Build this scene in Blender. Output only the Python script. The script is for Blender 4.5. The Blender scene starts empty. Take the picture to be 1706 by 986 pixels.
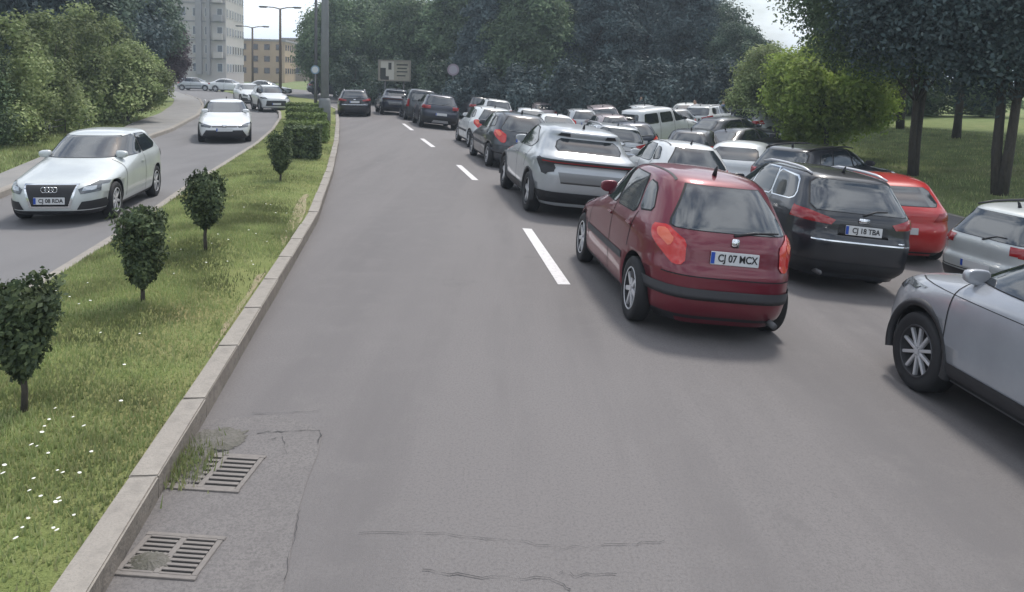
import bpy, bmesh, math, random
import numpy as np
from mathutils import Vector, Matrix
random.seed(7)
R = math.radians
scene = bpy.context.scene
col = scene.collection

# ------------------------------------------------------------------ camera
F_PX, PW, PH = 1233.0, 1706.0, 986.0          # focal length and picture size in pixels of the photograph
PITCH, ROLL, PP_Y, CAM_H = R(5), R(1.5), 236.0, 2.4
fw = Vector((0, math.cos(PITCH), -math.sin(PITCH)))
rt0 = Vector((1, 0, 0)); up0 = rt0.cross(fw)
rt = rt0 * math.cos(ROLL) + up0 * math.sin(ROLL)
up = -rt0 * math.sin(ROLL) + up0 * math.cos(ROLL)
cam_d = bpy.data.cameras.new('camera'); cam = bpy.data.objects.new('camera', cam_d); col.objects.link(cam)
cam.matrix_world = Matrix(((rt.x, up.x, -fw.x, 0), (rt.y, up.y, -fw.y, 0), (rt.z, up.z, -fw.z, CAM_H), (0, 0, 0, 1)))
cam_d.sensor_width = 36; cam_d.lens = 36 * F_PX / PW
cam_d.shift_y = -(PH / 2 - PP_Y) / PW
cam_d.clip_start = .05; cam_d.clip_end = 3000
scene.camera = cam

# ------------------------------------------------------------------ sky and sun (bright overcast, soft shadows)
SUN_EL, SUN_AZ = R(62), R(28)                  # azimuth clockwise from +Y
w = bpy.data.worlds.new('World'); scene.world = w; w.use_nodes = True
nt = w.node_tree; nt.nodes.clear()
out = nt.nodes.new('ShaderNodeOutputWorld'); bg = nt.nodes.new('ShaderNodeBackground')
sky = nt.nodes.new('ShaderNodeTexSky'); sky.sky_type = 'NISHITA'; sky.sun_disc = False
sky.sun_elevation = SUN_EL; sky.sun_rotation = SUN_AZ; sky.air_density = 1.2; sky.dust_density = 2.5
tc = nt.nodes.new('ShaderNodeTexCoord'); mp = nt.nodes.new('ShaderNodeMapping'); mp.inputs['Scale'].default_value = (1.6, 1.6, 4.0)
nz = nt.nodes.new('ShaderNodeTexNoise'); nz.inputs['Scale'].default_value = 1.7; nz.inputs['Detail'].default_value = 7; nz.inputs['Roughness'].default_value = .58
rp = nt.nodes.new('ShaderNodeValToRGB'); rp.color_ramp.elements[0].position = .40; rp.color_ramp.elements[1].position = .60
mx = nt.nodes.new('ShaderNodeMix'); mx.data_type = 'RGBA'; mx.inputs['B'].default_value = (12.0, 12.6, 13.4, 1)
nt.links.new(tc.outputs['Generated'], mp.inputs['Vector']); nt.links.new(mp.outputs[0], nz.inputs['Vector'])
nt.links.new(nz.outputs['Fac'], rp.inputs['Fac']); nt.links.new(rp.outputs['Color'], mx.inputs['Factor'])
nt.links.new(sky.outputs[0], mx.inputs['A']); nt.links.new(mx.outputs['Result'], bg.inputs['Color'])
bg.inputs['Strength'].default_value = .10
nt.links.new(bg.outputs[0], out.inputs['Surface'])
sd = bpy.data.lights.new('sun', 'SUN'); so = bpy.data.objects.new('sun', sd); col.objects.link(so)
sd.energy = 2.3; sd.angle = R(10); sd.color = (1, .96, .9)
sdir = Vector((math.sin(SUN_AZ) * math.cos(SUN_EL), math.cos(SUN_AZ) * math.cos(SUN_EL), math.sin(SUN_EL)))
so.rotation_euler = sdir.to_track_quat('Z', 'Y').to_euler()
vs = scene.view_settings; vs.view_transform = 'Standard'; vs.look = 'None'; vs.gamma = 1; vs.exposure = .42; vs.use_curve_mapping = False
scene.cycles.use_denoising = True
scene.cycles.max_bounces = 6

# ------------------------------------------------------------------ helpers
def tag(o, label=None, cat=None, group=None, kind=None):
    if label: o['label'] = label
    if cat: o['category'] = cat
    if group: o['group'] = group
    if kind: o['kind'] = kind
    return o
def empty(name, loc=(0, 0, 0), rz=0):
    o = bpy.data.objects.new(name, None); col.objects.link(o); o.location = loc; o.rotation_euler = (0, 0, rz)
    o.empty_display_size = .2; return o
def link(name, me, mats=None, parent=None):
    if mats is not None and not me.materials:
        for m in (mats if isinstance(mats, (list, tuple)) else [mats]): me.materials.append(m)
    o = bpy.data.objects.new(name, me); col.objects.link(o)
    if parent: o.parent = parent
    return o
def mesh_np(name, v, f, smooth=False):
    v = np.asarray(v, dtype=np.float32); f = np.asarray(f, dtype=np.int32)
    me = bpy.data.meshes.new(name); k = f.shape[1]
    me.vertices.add(len(v)); me.vertices.foreach_set('co', v.ravel())
    me.loops.add(f.size); me.loops.foreach_set('vertex_index', f.ravel())
    me.polygons.add(len(f)); me.polygons.foreach_set('loop_start', np.arange(0, f.size, k, dtype=np.int32))
    me.polygons.foreach_set('loop_total', np.full(len(f), k, dtype=np.int32))
    if smooth: me.polygons.foreach_set('use_smooth', np.ones(len(f), dtype=bool))
    me.update(calc_edges=True); return me
def mesh_py(name, v, f, smooth=False):
    me = bpy.data.meshes.new(name); me.from_pydata([tuple(p) for p in v], [], f)
    if smooth: me.polygons.foreach_set('use_smooth', [True] * len(me.polygons))
    me.update(); return me
def bm_mesh(name, bm, smooth=False):
    bmesh.ops.recalc_face_normals(bm, faces=bm.faces)
    me = bpy.data.meshes.new(name); bm.to_mesh(me); bm.free()
    if smooth: me.polygons.foreach_set('use_smooth', [True] * len(me.polygons))
    return me
def add_box(bm, c, s, bev=0, rot=None):
    r = bmesh.ops.create_cube(bm, size=1); vs_ = r['verts']
    M = Matrix.Translation(c) @ (rot.to_4x4() if rot else Matrix()) @ Matrix.Diagonal((*s, 1))
    bmesh.ops.transform(bm, matrix=M, verts=vs_)
    if bev:
        es = list({e for v in vs_ for e in v.link_edges})
        bmesh.ops.bevel(bm, geom=es, offset=bev, segments=2, affect='EDGES')
def box_mesh(name, c, s, bev=0):
    bm = bmesh.new(); add_box(bm, c, s, bev); return bm_mesh(name, bm)
def add_tube(bm, pts, rads, seg=8, cap=True):
    pts = [Vector(p) for p in pts]; rings = []
    for i, p in enumerate(pts):
        d = (pts[min(i + 1, len(pts) - 1)] - pts[max(i - 1, 0)]).normalized()
        a = d.cross(Vector((0, 0, 1)) if abs(d.z) < .9 else Vector((1, 0, 0))).normalized(); b = d.cross(a)
        rings.append([bm.verts.new(p + (a * math.cos(t) + b * math.sin(t)) * rads[i]) for t in [2 * math.pi * k / seg for k in range(seg)]])
    for A, B in zip(rings, rings[1:]):
        for k in range(seg): bm.faces.new((A[k], A[(k + 1) % seg], B[(k + 1) % seg], B[k]))
    if cap: bm.faces.new(rings[0][::-1]); bm.faces.new(rings[-1])
def tube_mesh(name, pts, rads, seg=8):
    bm = bmesh.new(); add_tube(bm, pts, rads, seg); return bm_mesh(name, bm, True)
def interp(x, tab):
    return float(np.interp(x, [a for a, b in tab], [b for a, b in tab]))
def pchip(tab, xs):
    X = np.array([a for a, b in tab], float); Y = np.array([b for a, b in tab], float)
    h = np.diff(X); d = np.diff(Y) / h; m = np.zeros(len(X))
    for i in range(1, len(X) - 1):
        if d[i - 1] * d[i] > 0:
            w1 = 2 * h[i] + h[i - 1]; w2 = h[i] + 2 * h[i - 1]; m[i] = (w1 + w2) / (w1 / d[i - 1] + w2 / d[i])
    m[0], m[-1] = d[0], d[-1]
    xs = np.clip(np.asarray(xs, float), X[0], X[-1]); k = np.clip(np.searchsorted(X, xs) - 1, 0, len(h) - 1)
    t = (xs - X[k]) / h[k]
    return (2*t**3-3*t**2+1)*Y[k] + (t**3-2*t**2+t)*h[k]*m[k] + (-2*t**3+3*t**2)*Y[k+1] + (t**3-t**2)*h[k]*m[k+1]

# ------------------------------------------------------------------ materials
def mat(name, color, rough=.8, metal=0, noise=None, bump=None, coat=0, spec=.5, ior=None, emit=None, trans=0):
    m = bpy.data.materials.new(name); m.use_nodes = True; n = m.node_tree; b = n.nodes['Principled BSDF']
    b.inputs['Base Color'].default_value = (*color, 1); b.inputs['Roughness'].default_value = rough; b.inputs['Metallic'].default_value = metal
    b.inputs['Specular IOR Level'].default_value = spec; b.inputs['Coat Weight'].default_value = coat; b.inputs['Coat Roughness'].default_value = .06
    if ior: b.inputs['IOR'].default_value = ior
    if emit: b.inputs['Emission Color'].default_value = (*emit[:3], 1); b.inputs['Emission Strength'].default_value = emit[3]
    if noise:                                    # list of (scale, colour, lo, hi) layers mixed over the base
        t = n.nodes.new('ShaderNodeTexCoord'); cur = None
        for (sc, c2, lo, hi, *st) in noise:
            nzz = n.nodes.new('ShaderNodeTexNoise'); nzz.inputs['Scale'].default_value = sc; nzz.inputs['Detail'].default_value = 5; nzz.inputs['Roughness'].default_value = .6
            mpp = n.nodes.new('ShaderNodeMapping'); mpp.inputs['Scale'].default_value = st[0] if st else (1, 1, 1)
            if len(st) > 1: mpp.inputs['Rotation'].default_value = st[1]
            n.links.new(t.outputs['Object'], mpp.inputs['Vector']); n.links.new(mpp.outputs[0], nzz.inputs['Vector'])
            rr = n.nodes.new('ShaderNodeValToRGB'); rr.color_ramp.elements[0].position = lo; rr.color_ramp.elements[1].position = hi
            n.links.new(nzz.outputs['Fac'], rr.inputs['Fac'])
            mm = n.nodes.new('ShaderNodeMix'); mm.data_type = 'RGBA'; mm.inputs['B'].default_value = (*c2, 1)
            if cur is None: mm.inputs['A'].default_value = (*color, 1)
            else: n.links.new(cur, mm.inputs['A'])
            n.links.new(rr.outputs['Color'], mm.inputs['Factor']); cur = mm.outputs['Result']
        n.links.new(cur, b.inputs['Base Color'])
    if bump:
        t = n.nodes.new('ShaderNodeTexCoord'); nzz = n.nodes.new('ShaderNodeTexNoise'); nzz.inputs['Scale'].default_value = bump[0]; nzz.inputs['Detail'].default_value = 4
        n.links.new(t.outputs['Object'], nzz.inputs['Vector']); bb = n.nodes.new('ShaderNodeBump'); bb.inputs['Strength'].default_value = bump[1]; bb.inputs['Distance'].default_value = bump[2]
        n.links.new(nzz.outputs['Fac'], bb.inputs['Height']); n.links.new(bb.outputs[0], b.inputs['Normal'])
    return m
def leaf_mat(name, c1, c2, c3, trans=.25, rough=.65, vscale=.55):
    m = bpy.data.materials.new(name); m.use_nodes = True; n = m.node_tree; b = n.nodes['Principled BSDF']; o = n.nodes['Material Output']
    g = n.nodes.new('ShaderNodeNewGeometry'); rr = n.nodes.new('ShaderNodeValToRGB')
    e = rr.color_ramp.elements; e[0].color = (*c1, 1); e[1].color = (*c3, 1); e.new(.5).color = (*c2, 1)
    n.links.new(g.outputs['Random Per Island'], rr.inputs['Fac']); n.links.new(rr.outputs[0], b.inputs['Base Color'])
    t_ = n.nodes.new('ShaderNodeTexCoord'); nn_ = n.nodes.new('ShaderNodeTexNoise'); nn_.inputs['Scale'].default_value = vscale; nn_.inputs['Detail'].default_value = 2
    mr_ = n.nodes.new('ShaderNodeMapRange'); mr_.inputs['From Min'].default_value = .35; mr_.inputs['From Max'].default_value = .65; mr_.inputs['To Min'].default_value = .62; mr_.inputs['To Max'].default_value = 1.5
    hs_ = n.nodes.new('ShaderNodeHueSaturation'); n.links.new(t_.outputs['Object'], nn_.inputs['Vector']); n.links.new(nn_.outputs['Fac'], mr_.inputs['Value']); n.links.new(mr_.outputs[0], hs_.inputs['Value']); n.links.new(rr.outputs[0], hs_.inputs['Color'])
    n.links.new(hs_.outputs[0], b.inputs['Base Color'])
    b.inputs['Roughness'].default_value = rough; b.inputs['Specular IOR Level'].default_value = .25
    if trans:
        tr = n.nodes.new('ShaderNodeBsdfTranslucent'); n.links.new(hs_.outputs[0], tr.inputs['Color'])
        ms = n.nodes.new('ShaderNodeMixShader'); ms.inputs[0].default_value = trans
        n.links.new(b.outputs[0], ms.inputs[1]); n.links.new(tr.outputs[0], ms.inputs[2]); n.links.new(ms.outputs[0], o.inputs['Surface'])
    return m
rz_road = (0, 0, R(-10))
M_asph = mat('asphalt', (.156, .145, .144), .85, noise=[(.3, (.168, .156, .155), .35, .7), (1.3, (.112, .104, .105), .48, .72, (1, .10, 1), rz_road), (.55, (.122, .114, .115), .5, .72, (1, .05, 1), rz_road), (2.6, (.166, .155, .153), .5, .8), (.8, (.098, .092, .093), .64, .76), (60, (.122, .114, .113), .46, .66), (170, (.098, .092, .091), .5, .7), (230, (.22, .207, .20), .6, .72)], bump=(220, .45, .008))
M_asph2 = mat('asphalt_old', (.145, .141, .144), .87, noise=[(.5, (.168, .162, .163), .35, .7), (1.2, (.124, .12, .123), .5, .75, (1, .2, 1), rz_road), (150, (.11, .108, .11), .52, .75)], bump=(200, .35, .006))
M_patch = mat('asphalt_patch', (.152, .141, .139), .9, noise=[(2.0, (.170, .158, .154), .35, .65), (9, (.134, .125, .123), .5, .7), (60, (.115, .107, .106), .46, .64), (170, (.095, .09, .088), .5, .72)], bump=(200, .3, .005))
M_walk = mat('paving', (.20, .195, .19), .9, noise=[(1.2, (.25, .24, .225), .4, .7), (90, (.15, .145, .14), .5, .75)], bump=(120, .3, .006))
M_kerb = mat('kerb_concrete', (.255, .232, .207), .9, noise=[(1.4, (.31, .283, .25), .35, .7), (9, (.205, .187, .167), .45, .75), (120, (.2, .185, .165), .5, .75)], bump=(60, .5, .01))
M_paint = mat('road_paint', (.62, .60, .60), .75, noise=[(14, (.45, .43, .43), .45, .8), (90, (.3, .29, .29), .56, .72)])
M_grass = mat('lawn', (.185, .22, .085), .95, spec=.1, noise=[(.9, (.235, .245, .10), .35, .65), (3.5, (.16, .20, .066), .45, .7), (.55, (.29, .245, .13), .54, .70), (60, (.14, .17, .06), .45, .7)], bump=(70, .9, .03))
M_grassR = mat('park_grass', (.19, .235, .10), .95, spec=.1, noise=[(.25, (.23, .26, .115), .35, .65), (1.5, (.155, .20, .085), .45, .7), (.2, (.28, .25, .14), .56, .74), (40, (.13, .165, .07), .45, .7)], bump=(50, .9, .03))
M_soil = mat('mud', (.12, .113, .10), .95, noise=[(6, (.088, .085, .068), .4, .65), (40, (.145, .135, .122), .5, .7)], bump=(40, .8, .02))
M_blade = leaf_mat('grass_blade', (.195, .245, .10), (.25, .295, .125), (.34, .335, .175), .35, .65, 1.2)
M_petal = mat('petal', (.75, .74, .68), .7)
M_iron = mat('cast_iron', (.17, .155, .145), .8, .1, noise=[(20, (.21, .19, .175), .4, .7)])
M_void = mat('drain_pit', (.006, .006, .006), 1)
M_crack = mat('crack_filler', (.05, .048, .05), .9)
M_conc = mat('pole_concrete', (.19, .20, .20), .85, noise=[(2, (.15, .16, .165), .4, .7)])
M_steel = mat('galvanised', (.12, .12, .125), .6, .5)
M_brownpole = mat('painted_pole', (.10, .075, .055), .7)
M_bark = mat('bark', (.07, .06, .05), .95, noise=[(9, (.04, .035, .03), .4, .7, (3, 3, .5))], bump=(14, .8, .03))
M_barkg = mat('bark_green', (.075, .075, .045), .95, noise=[(9, (.045, .045, .03), .4, .7, (3, 3, .5))], bump=(14, .8, .03))
L_dark = leaf_mat('leaf_dark', (.056, .088, .062), (.082, .12, .084), (.122, .16, .11), .25)
L_blue = leaf_mat('leaf_bluish', (.050, .078, .082), (.072, .106, .110), (.108, .142, .142), .22)
L_mid = leaf_mat('leaf_mid', (.075, .118, .062), (.105, .155, .08), (.15, .20, .105), .3)
L_lite = leaf_mat('leaf_light', (.19, .27, .055), (.25, .33, .075), (.33, .40, .11), .42)
L_olive = leaf_mat('leaf_olive', (.135, .18, .072), (.205, .255, .105), (.33, .37, .19), .38)
L_plum = leaf_mat('leaf_plum', (.07, .045, .058), (.095, .062, .078), (.13, .095, .11), .2)
L_top = leaf_mat('leaf_topiary', (.045, .065, .036), (.066, .09, .045), (.115, .145, .065), .2, .65, 5)
L_hedge = leaf_mat('leaf_hedge', (.10, .145, .045), (.135, .185, .06), (.19, .24, .085), .25)

# ------------------------------------------------------------------ ground shape
XD = [(-40, 8.0), (0, 1.95), (8.4, .7), (11.7, .2), (17, -.85), (24.6, -2.5), (33.2, -4.5), (46, -7.6), (60, -12.5), (80, -22), (110, -40), (160, -72)]   # dashed line
XM = [(-40, -1), (0, -4.0), (6.8, -4.85), (10.3, -5.5), (13.9, -6.3), (23.1, -8.1), (29, -9.5), (36.3, -11.5), (41.3, -13.1), (47.7, -15.6), (56.4, -19.4), (80, -31), (110, -50), (160, -84)]  # left edge of the median
XL = [(-40, -3), (0, -6.9), (11.3, -8.6), (19.8, -11.0), (28, -12.9), (37.3, -15.8), (47, -19.6), (56, -23.6), (80, -37), (110, -56), (160, -90)]   # kerb of the far carriageway
KW = 3.28
def tx(x, y): return (x - interp(y, XD)) * .975
SLOPE = .09
def cross(t): return -SLOPE * min(max(t, 0), 6.5)
def gz(x, y):
    t = tx(x, y)
    if t > 10.5: return cross(t) + .12 + min(.05 * (t - 10.5), 1.4)
    return cross(t)
def ray(px, py): return fw * F_PX + rt * (px - PW / 2) - up * (py - PP_Y)
def G(px, py):
    """the point of the ground that a place in the photograph shows"""
    d = ray(px, py); z = 0
    for _ in range(40):
        k = (z - CAM_H) / d.z; p = d * k; z = .5 * z + .5 * gz(p.x, p.y)
    return Vector((p.x, p.y, gz(p.x, p.y)))
def Gm(px, py, z=.18):
    d = ray(px, py); return d * ((z - CAM_H) / d.z) + Vector((0, 0, CAM_H))
def P(px, py, Y):
    d = ray(px, py); k = Y / d.y; return Vector((d.x * k, Y, CAM_H + d.z * k))

YS = list(np.arange(-12, 40, .8)) + list(np.arange(40, 112, 3)) + [125, 140, 160]
def strip(name, cols, mats_, zf, ys=YS):
    """a sheet between column lines; cols = functions of y"""
    v, f = [], []
    n = len(cols)
    for y in ys:
        for c in cols:
            x = c(y); v.append((x, y, zf(x, y)))
    for i in range(len(ys) - 1):
        for j in range(n - 1): f.append((i*n+j, i*n+j+1, (i+1)*n+j+1, (i+1)*n+j))
    return link(name, mesh_py(name, v, f, True), mats_)
xd = lambda y: interp(y, XD); xm = lambda y: interp(y, XM); xl = lambda y: interp(y, XL)
# the ground: one sheet to the horizon
gv, gf = [], []
ysg = [-300, -60] + YS + [200, 300, 600, 1200, 2400]
colsg = [lambda y: -2500, lambda y: -400, lambda y: xl(y)-60, lambda y: xl(y)-25, lambda y: xl(y)-8, lambda y: xl(y)-interp(y, [(12, .7), (30, 2.0)])+.05, lambda y: xl(y)-.1, lambda y: xd(y)-.2, lambda y: xd(y)+3, lambda y: xd(y)+6.7, lambda y: xd(y)+10.9] + [(lambda y, k=k: xd(y)+k) for k in (11.4, 14, 18, 24, 32, 45)] + [lambda y: 400, lambda y: 2500]
for y in ysg:
    for j, c in enumerate(colsg):
        x = c(max(min(y, 160), -40))
        z = gz(x, max(min(y, 160), -40))
        if j <= 4: z = .10 + (.5 if j <= 2 else .25 if j == 3 else .0)
        elif j == 5: z = .075
        elif j <= 10: z -= .06
        gv.append((x, y, z))
nc = len(colsg)
for i in range(len(ysg) - 1):
    for j in range(nc - 1): gf.append((i*nc+j, i*nc+j+1, (i+1)*nc+j+1, (i+1)*nc+j))
tag(link('ground', mesh_py('ground', gv, gf, True), M_grassR), kind='structure')
road_cols = [lambda y: xd(y)-KW, lambda y: xd(y)-1.7, lambda y: xd(y)] + [(lambda y, k=k: xd(y)+k) for k in (1, 3, 5, 6.66, 8, 10.8)]
tag(strip('road', road_cols, M_asph, gz), kind='structure')
tag(strip('opposite_road', [lambda y: xl(y), lambda y: (xl(y)+xm(y))/2, lambda y: xm(y)], M_asph2, lambda x, y: .0), kind='structure')
SWW = lambda y: interp(y, [(12, .7), (30, 2.0)])
tag(strip('sidewalk', [lambda y: xl(y)-SWW(y), lambda y: xl(y)-.16], M_walk, lambda x, y: .115), kind='structure')
def medz(x, y):
    a, b = xm(y) + .14, xd(y) - KW - .16; u = (x - a) / (b - a); return .115 + .09 * max(0, 1 - (2*u-1)**2)
mcols = [(lambda y, u=u: (xm(y)+.14)*(1-u) + (xd(y)-KW-.16)*u) for u in np.linspace(0, 1, 9)]
YMED = [y for y in YS if y < 66]
tag(strip('median_lawn', mcols, M_grass, medz, YMED), kind='structure')
def kerb(name, xf, side, wdt=.16, h=.13, ys=YS, zf=lambda x, y: 0):
    prof = [(0, -.06), (.012 * side, h - .025), (.035 * side, h), (wdt * side, h), (wdt * side, -.06)]
    v, f = [], []
    ys2 = np.arange(ys[0], min(ys[-1], 66), .5)
    for i, y in enumerate(ys2):
        jit = .006 * math.sin(i * 12.9898) + .004 * math.sin(i * 3.7)
        for (dx, dz) in prof:
            x = xf(y) + dx; v.append((x + jit, y, zf(x, y) + dz + jit * .6 * (dz > 0)))
    n = len(prof)
    for i in range(len(ys2) - 1):
        for j in range(n - 1): f.append((i*n+j, i*n+j+1, (i+1)*n+j+1, (i+1)*n+j))
    return tag(link(name, mesh_py(name, v, f), M_kerb), kind='structure')
kroot = empty('kerb'); tag(kroot, kind='structure')
kst = [box_mesh('kerb_stone', (0, 0, .035), (.16, .997, .22), .008) for _ in range(3)]
M_kerbf = mat('kerb_dark_face', (.155, .135, .115), .95, noise=[(3, (.20, .175, .15), .4, .7), (20, (.11, .098, .085), .5, .72)], bump=(60, .5, .01))  # darker brown than the tops, for the road-side faces of the stones
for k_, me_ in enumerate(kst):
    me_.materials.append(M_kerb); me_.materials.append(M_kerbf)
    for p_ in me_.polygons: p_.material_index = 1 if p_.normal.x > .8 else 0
    for v_ in me_.vertices: v_.co += Vector((random.uniform(-.004, .004), random.uniform(-.003, .003), random.uniform(-.004, .004)))
yk = -3.0; ik = 0
while yk < 62:
    sl = (xd(yk+1) - xd(yk)); ln_ = math.hypot(sl, 1); ym = yk + .5/ln_
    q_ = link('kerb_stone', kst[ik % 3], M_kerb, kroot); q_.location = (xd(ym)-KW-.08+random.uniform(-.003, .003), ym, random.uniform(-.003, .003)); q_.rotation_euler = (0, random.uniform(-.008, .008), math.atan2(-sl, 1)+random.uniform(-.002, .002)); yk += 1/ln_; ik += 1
kerb('kerb', lambda y: xm(y), 1)
kerb('kerb', lambda y: xl(y), -1)
kerb('kerb', lambda y: xd(y) + 10.75, 1, zf=lambda x, y: cross(7))
# lane dashes: polygons laid on the road through the photograph's dash ends
def dash(px0, px1, wd):
    a, b = G(*px0), G(*px1); d = (b - a); d.z = 0; d.normalize(); n = Vector((d.y, -d.x, 0)) * wd / 2
    L_ = (b - a).length; k = max(2, int(L_ / .4)); v, f = [], []
    for i in range(k + 1):
        c = a.lerp(b, i / k)
        for s in (-1, 1):
            q = c + n * s; v.append((q.x, q.y, gz(q.x, q.y) + .005))
    for i in range(k): f.append((2*i, 2*i+1, 2*i+3, 2*i+2))
    tag(link('lane_marking', mesh_py('lane_marking', v, f), M_paint), kind='structure')
dash((940, 474), (878, 381), .15); dash((792, 300), (764, 275), .15); dash((722, 245), (703, 231), .15); dash((687, 217), (672, 206), .15)
def far_line(x0, y0, x1, y1): pass

# ------------------------------------------------------------------ cars
def paint(name, c, metal=.25, rough=.38):
    return mat(name, c, rough, metal, coat=.8, noise=[(2.2, tuple(k * .9 for k in c), .4, .7)])
PT = dict(red=paint('paint_dark_red', (.145, .011, .024), .3), scarlet=paint('paint_scarlet', (.42, .012, .012), .0), white=paint('paint_white', (.62, .64, .65), 0),
          silver=paint('paint_silver', (.40, .42, .44), .35), grey=paint('paint_grey', (.34, .355, .385), .35), dark=paint('paint_charcoal', (.045, .05, .06), .3), black=paint('paint_black', (.012, .014, .02), .2),
          pale=paint('paint_pale_silver', (.50, .53, .53), .25), rose=paint('paint_rose_grey', (.36, .31, .32), .3), navy=paint('paint_navy', (.02, .025, .045), .3))
M_glass = mat('car_glass', (.012, .016, .02), .04, ior=1.95)
M_glass2 = mat('car_glass_clear', (.025, .031, .036), .05, ior=2.0)
M_rubber = mat('rubber', (.012, .012, .014), .75)
M_plastic = mat('black_plastic', (.018, .018, .021), .55)
M_trim = mat('grey_plastic', (.045, .045, .05), .6)
M_alloy = mat('alloy', (.60, .60, .62), .35, .45)
M_alloyd = mat('dark_alloy', (.06, .06, .065), .35, .6)
M_chrome = mat('chrome', (.7, .72, .74), .15, 1)
M_tail = mat('tail_lens', (.27, .008, .010), .15, coat=.6)
M_tailo = mat('indicator_lens', (.70, .14, .07), .15, coat=.5)
M_head = mat('head_lens', (.42, .45, .48), .12, .4, coat=.6)
M_tail2 = mat('tail_lens_bright', (.52, .022, .018), .15, coat=.6)
M_headd = mat('head_lens_dark', (.10, .11, .12), .1, .3, coat=.6)
M_plate = mat('plate_white', (.56, .57, .58), .5)
M_ink = mat('plate_ink', (.01, .01, .012), .5)
M_blue = mat('plate_blue', (.01, .06, .35), .5)
M_seam = mat('panel_gap', (.008, .008, .01), .8)

def smooth_chain(tab, xs): return pchip(tab, xs)

class Body:
    """body shell lofted through horizontal slices: nose x(z), tail x(z), half width(z)"""
    def __init__(s, sp):
        s.sp = sp
        z0, z1 = sp['front'][0][0], sp['front'][-1][0]
        zs = list(np.arange(z0, z1 - .1, .04)) + [z1 - d for d in (.1, .075, .055, .04, .028, .018, .010, .004, 0)]
        zs = np.array(sorted(zs))
        xf = pchip(sp['front'], zs); xr = pchip(sp['rear'], zs); hw = pchip(sp['width'], zs)
        nf = pchip(sp.get('nf', [(z0, 5), (.7, 4.2), (sp['zc'], 3.2), (z1, 3.0)]), zs); nr = pchip(sp.get('nr', [(z0, 6), (.8, 6), (z1, 4.5)]), zs)
        L = sp['L']; k, m = 8, 16
        v = []
        for z, a, b, w_, n1, n2 in zip(zs, xf, xr, hw, nf, nr):
            xmid = (a + b) / 2; A = (b - a) / 2; half = []
            u1 = .5 ** (1 / n1); u2 = .5 ** (1 / n2)
            for i in range(k):
                u = u1 * i / k; half.append((xmid - A * (1 - u**n1)**(1/n1), w_ * u))
            for i in range(m + 1):
                t = u1 * (1 - i / (m / 2)) if i <= m / 2 else -u2 * (i / (m / 2) - 1)
                n = n1 if i <= m / 2 else n2
                half.append((xmid - A * t, w_ * (1 - abs(t)**n)**(1/n)))
            for i in range(k - 1, -1, -1):
                u = u2 * i / k; half.append((xmid + A * (1 - u**n2)**(1/n2), w_ * u))
            ring = half + [(x, -y) for x, y in half[-2:0:-1]]
            for x, y in ring: v.append((x, y, z))
        nr_ = len(ring); f = []
        for i in range(len(zs) - 1):
            for j in range(nr_): f.append((i*nr_+j, i*nr_+(j+1) % nr_, (i+1)*nr_+(j+1) % nr_, (i+1)*nr_+j))
        f.append(tuple(range(nr_))[::-1]); f.append(tuple((len(zs)-1)*nr_+j for j in range(nr_)))
        s.bm = bmesh.new(); vv = [s.bm.verts.new((y, L/2 - x, z)) for x, y, z in v]      # nose towards +Y
        for q in f: s.bm.faces.new([vv[i] for i in q])
        bmesh.ops.recalc_face_normals(s.bm, faces=s.bm.faces); s.bm.normal_update(); s.L = L
    def half_width(s, x, z):
        sp = s.sp; z0, z1 = sp['front'][0][0], sp['front'][-1][0]
        a, b, w_ = (float(pchip(sp[k], [z])[0]) for k in ('front', 'rear', 'width')); xm_ = (a+b)/2; A = (b-a)/2; t = (xm_-x)/A
        n = float(pchip(sp.get('nf', [(z0, 5), (.7, 4.2), (sp['zc'], 3.2), (z1, 3.0)]), [z])[0]) if t > 0 else float(pchip(sp.get('nr', [(z0, 6), (.8, 6), (z1, 4.5)]), [z])[0])
        return w_ * max(0, 1-abs(t)**n)**(1/n)
    def patch(s, view, poly, off=.003, thr=.25, side=1, nx=2):
        """the piece of the shell seen inside a convex polygon; view 'side': (x,z) points, 'rear'/'front': (y,z) points, 'top': (x,y)"""
        b = s.bm.copy(); L = s.L
        if view == 'side': pts = [Vector((0, L/2 - x, z)) for x, z in poly]; ax = Vector((1, 0, 0)); d = Vector((side, 0, 0))
        elif view == 'corner':      # seen along the diagonal of the tail; u runs round the corner from the middle of the tail
            d = Vector((side*.70711, -.70711, 0)); t = Vector((side*.70711, .70711, 0)); o = Vector((0, -L/2, 0)); pts = [o + t*u + Vector((0, 0, z)) for u, z in poly]; ax = d
        elif view == 'top': pts = [Vector((y, L/2 - x, 0)) for x, y in poly]; ax = Vector((0, 0, 1)); d = Vector((0, 0, 1))
        else: pts = [Vector((y, 0, z)) for y, z in poly]; ax = Vector((0, 1, 0)); d = Vector((0, -1 if view == 'rear' else 1, 0))
        kill = [q for q in b.faces if q.normal.dot(d) < thr or len(q.verts) > 4 or abs(q.normal.x) > nx]
        bmesh.ops.delete(b, geom=kill, context='FACES')
        c = sum(pts, Vector()) / len(pts)
        for p, q in zip(pts, pts[1:] + pts[:1]):
            n = (q - p).cross(ax).normalized()
            if n.dot(c - p) > 0: n = -n
            bmesh.ops.bisect_plane(b, geom=b.verts[:] + b.edges[:] + b.faces[:], plane_co=p, plane_no=n, clear_outer=True)
        if not b.faces: b.free(); return None
        b.normal_update()
        nrm = {q: q.normal.copy() for q in b.verts}
        for q in b.verts: q.co += nrm[q] * off
        me = bpy.data.meshes.new('patch'); b.to_mesh(me); b.free()
        me.polygons.foreach_set('use_smooth', [True] * len(me.polygons)); return me
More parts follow.
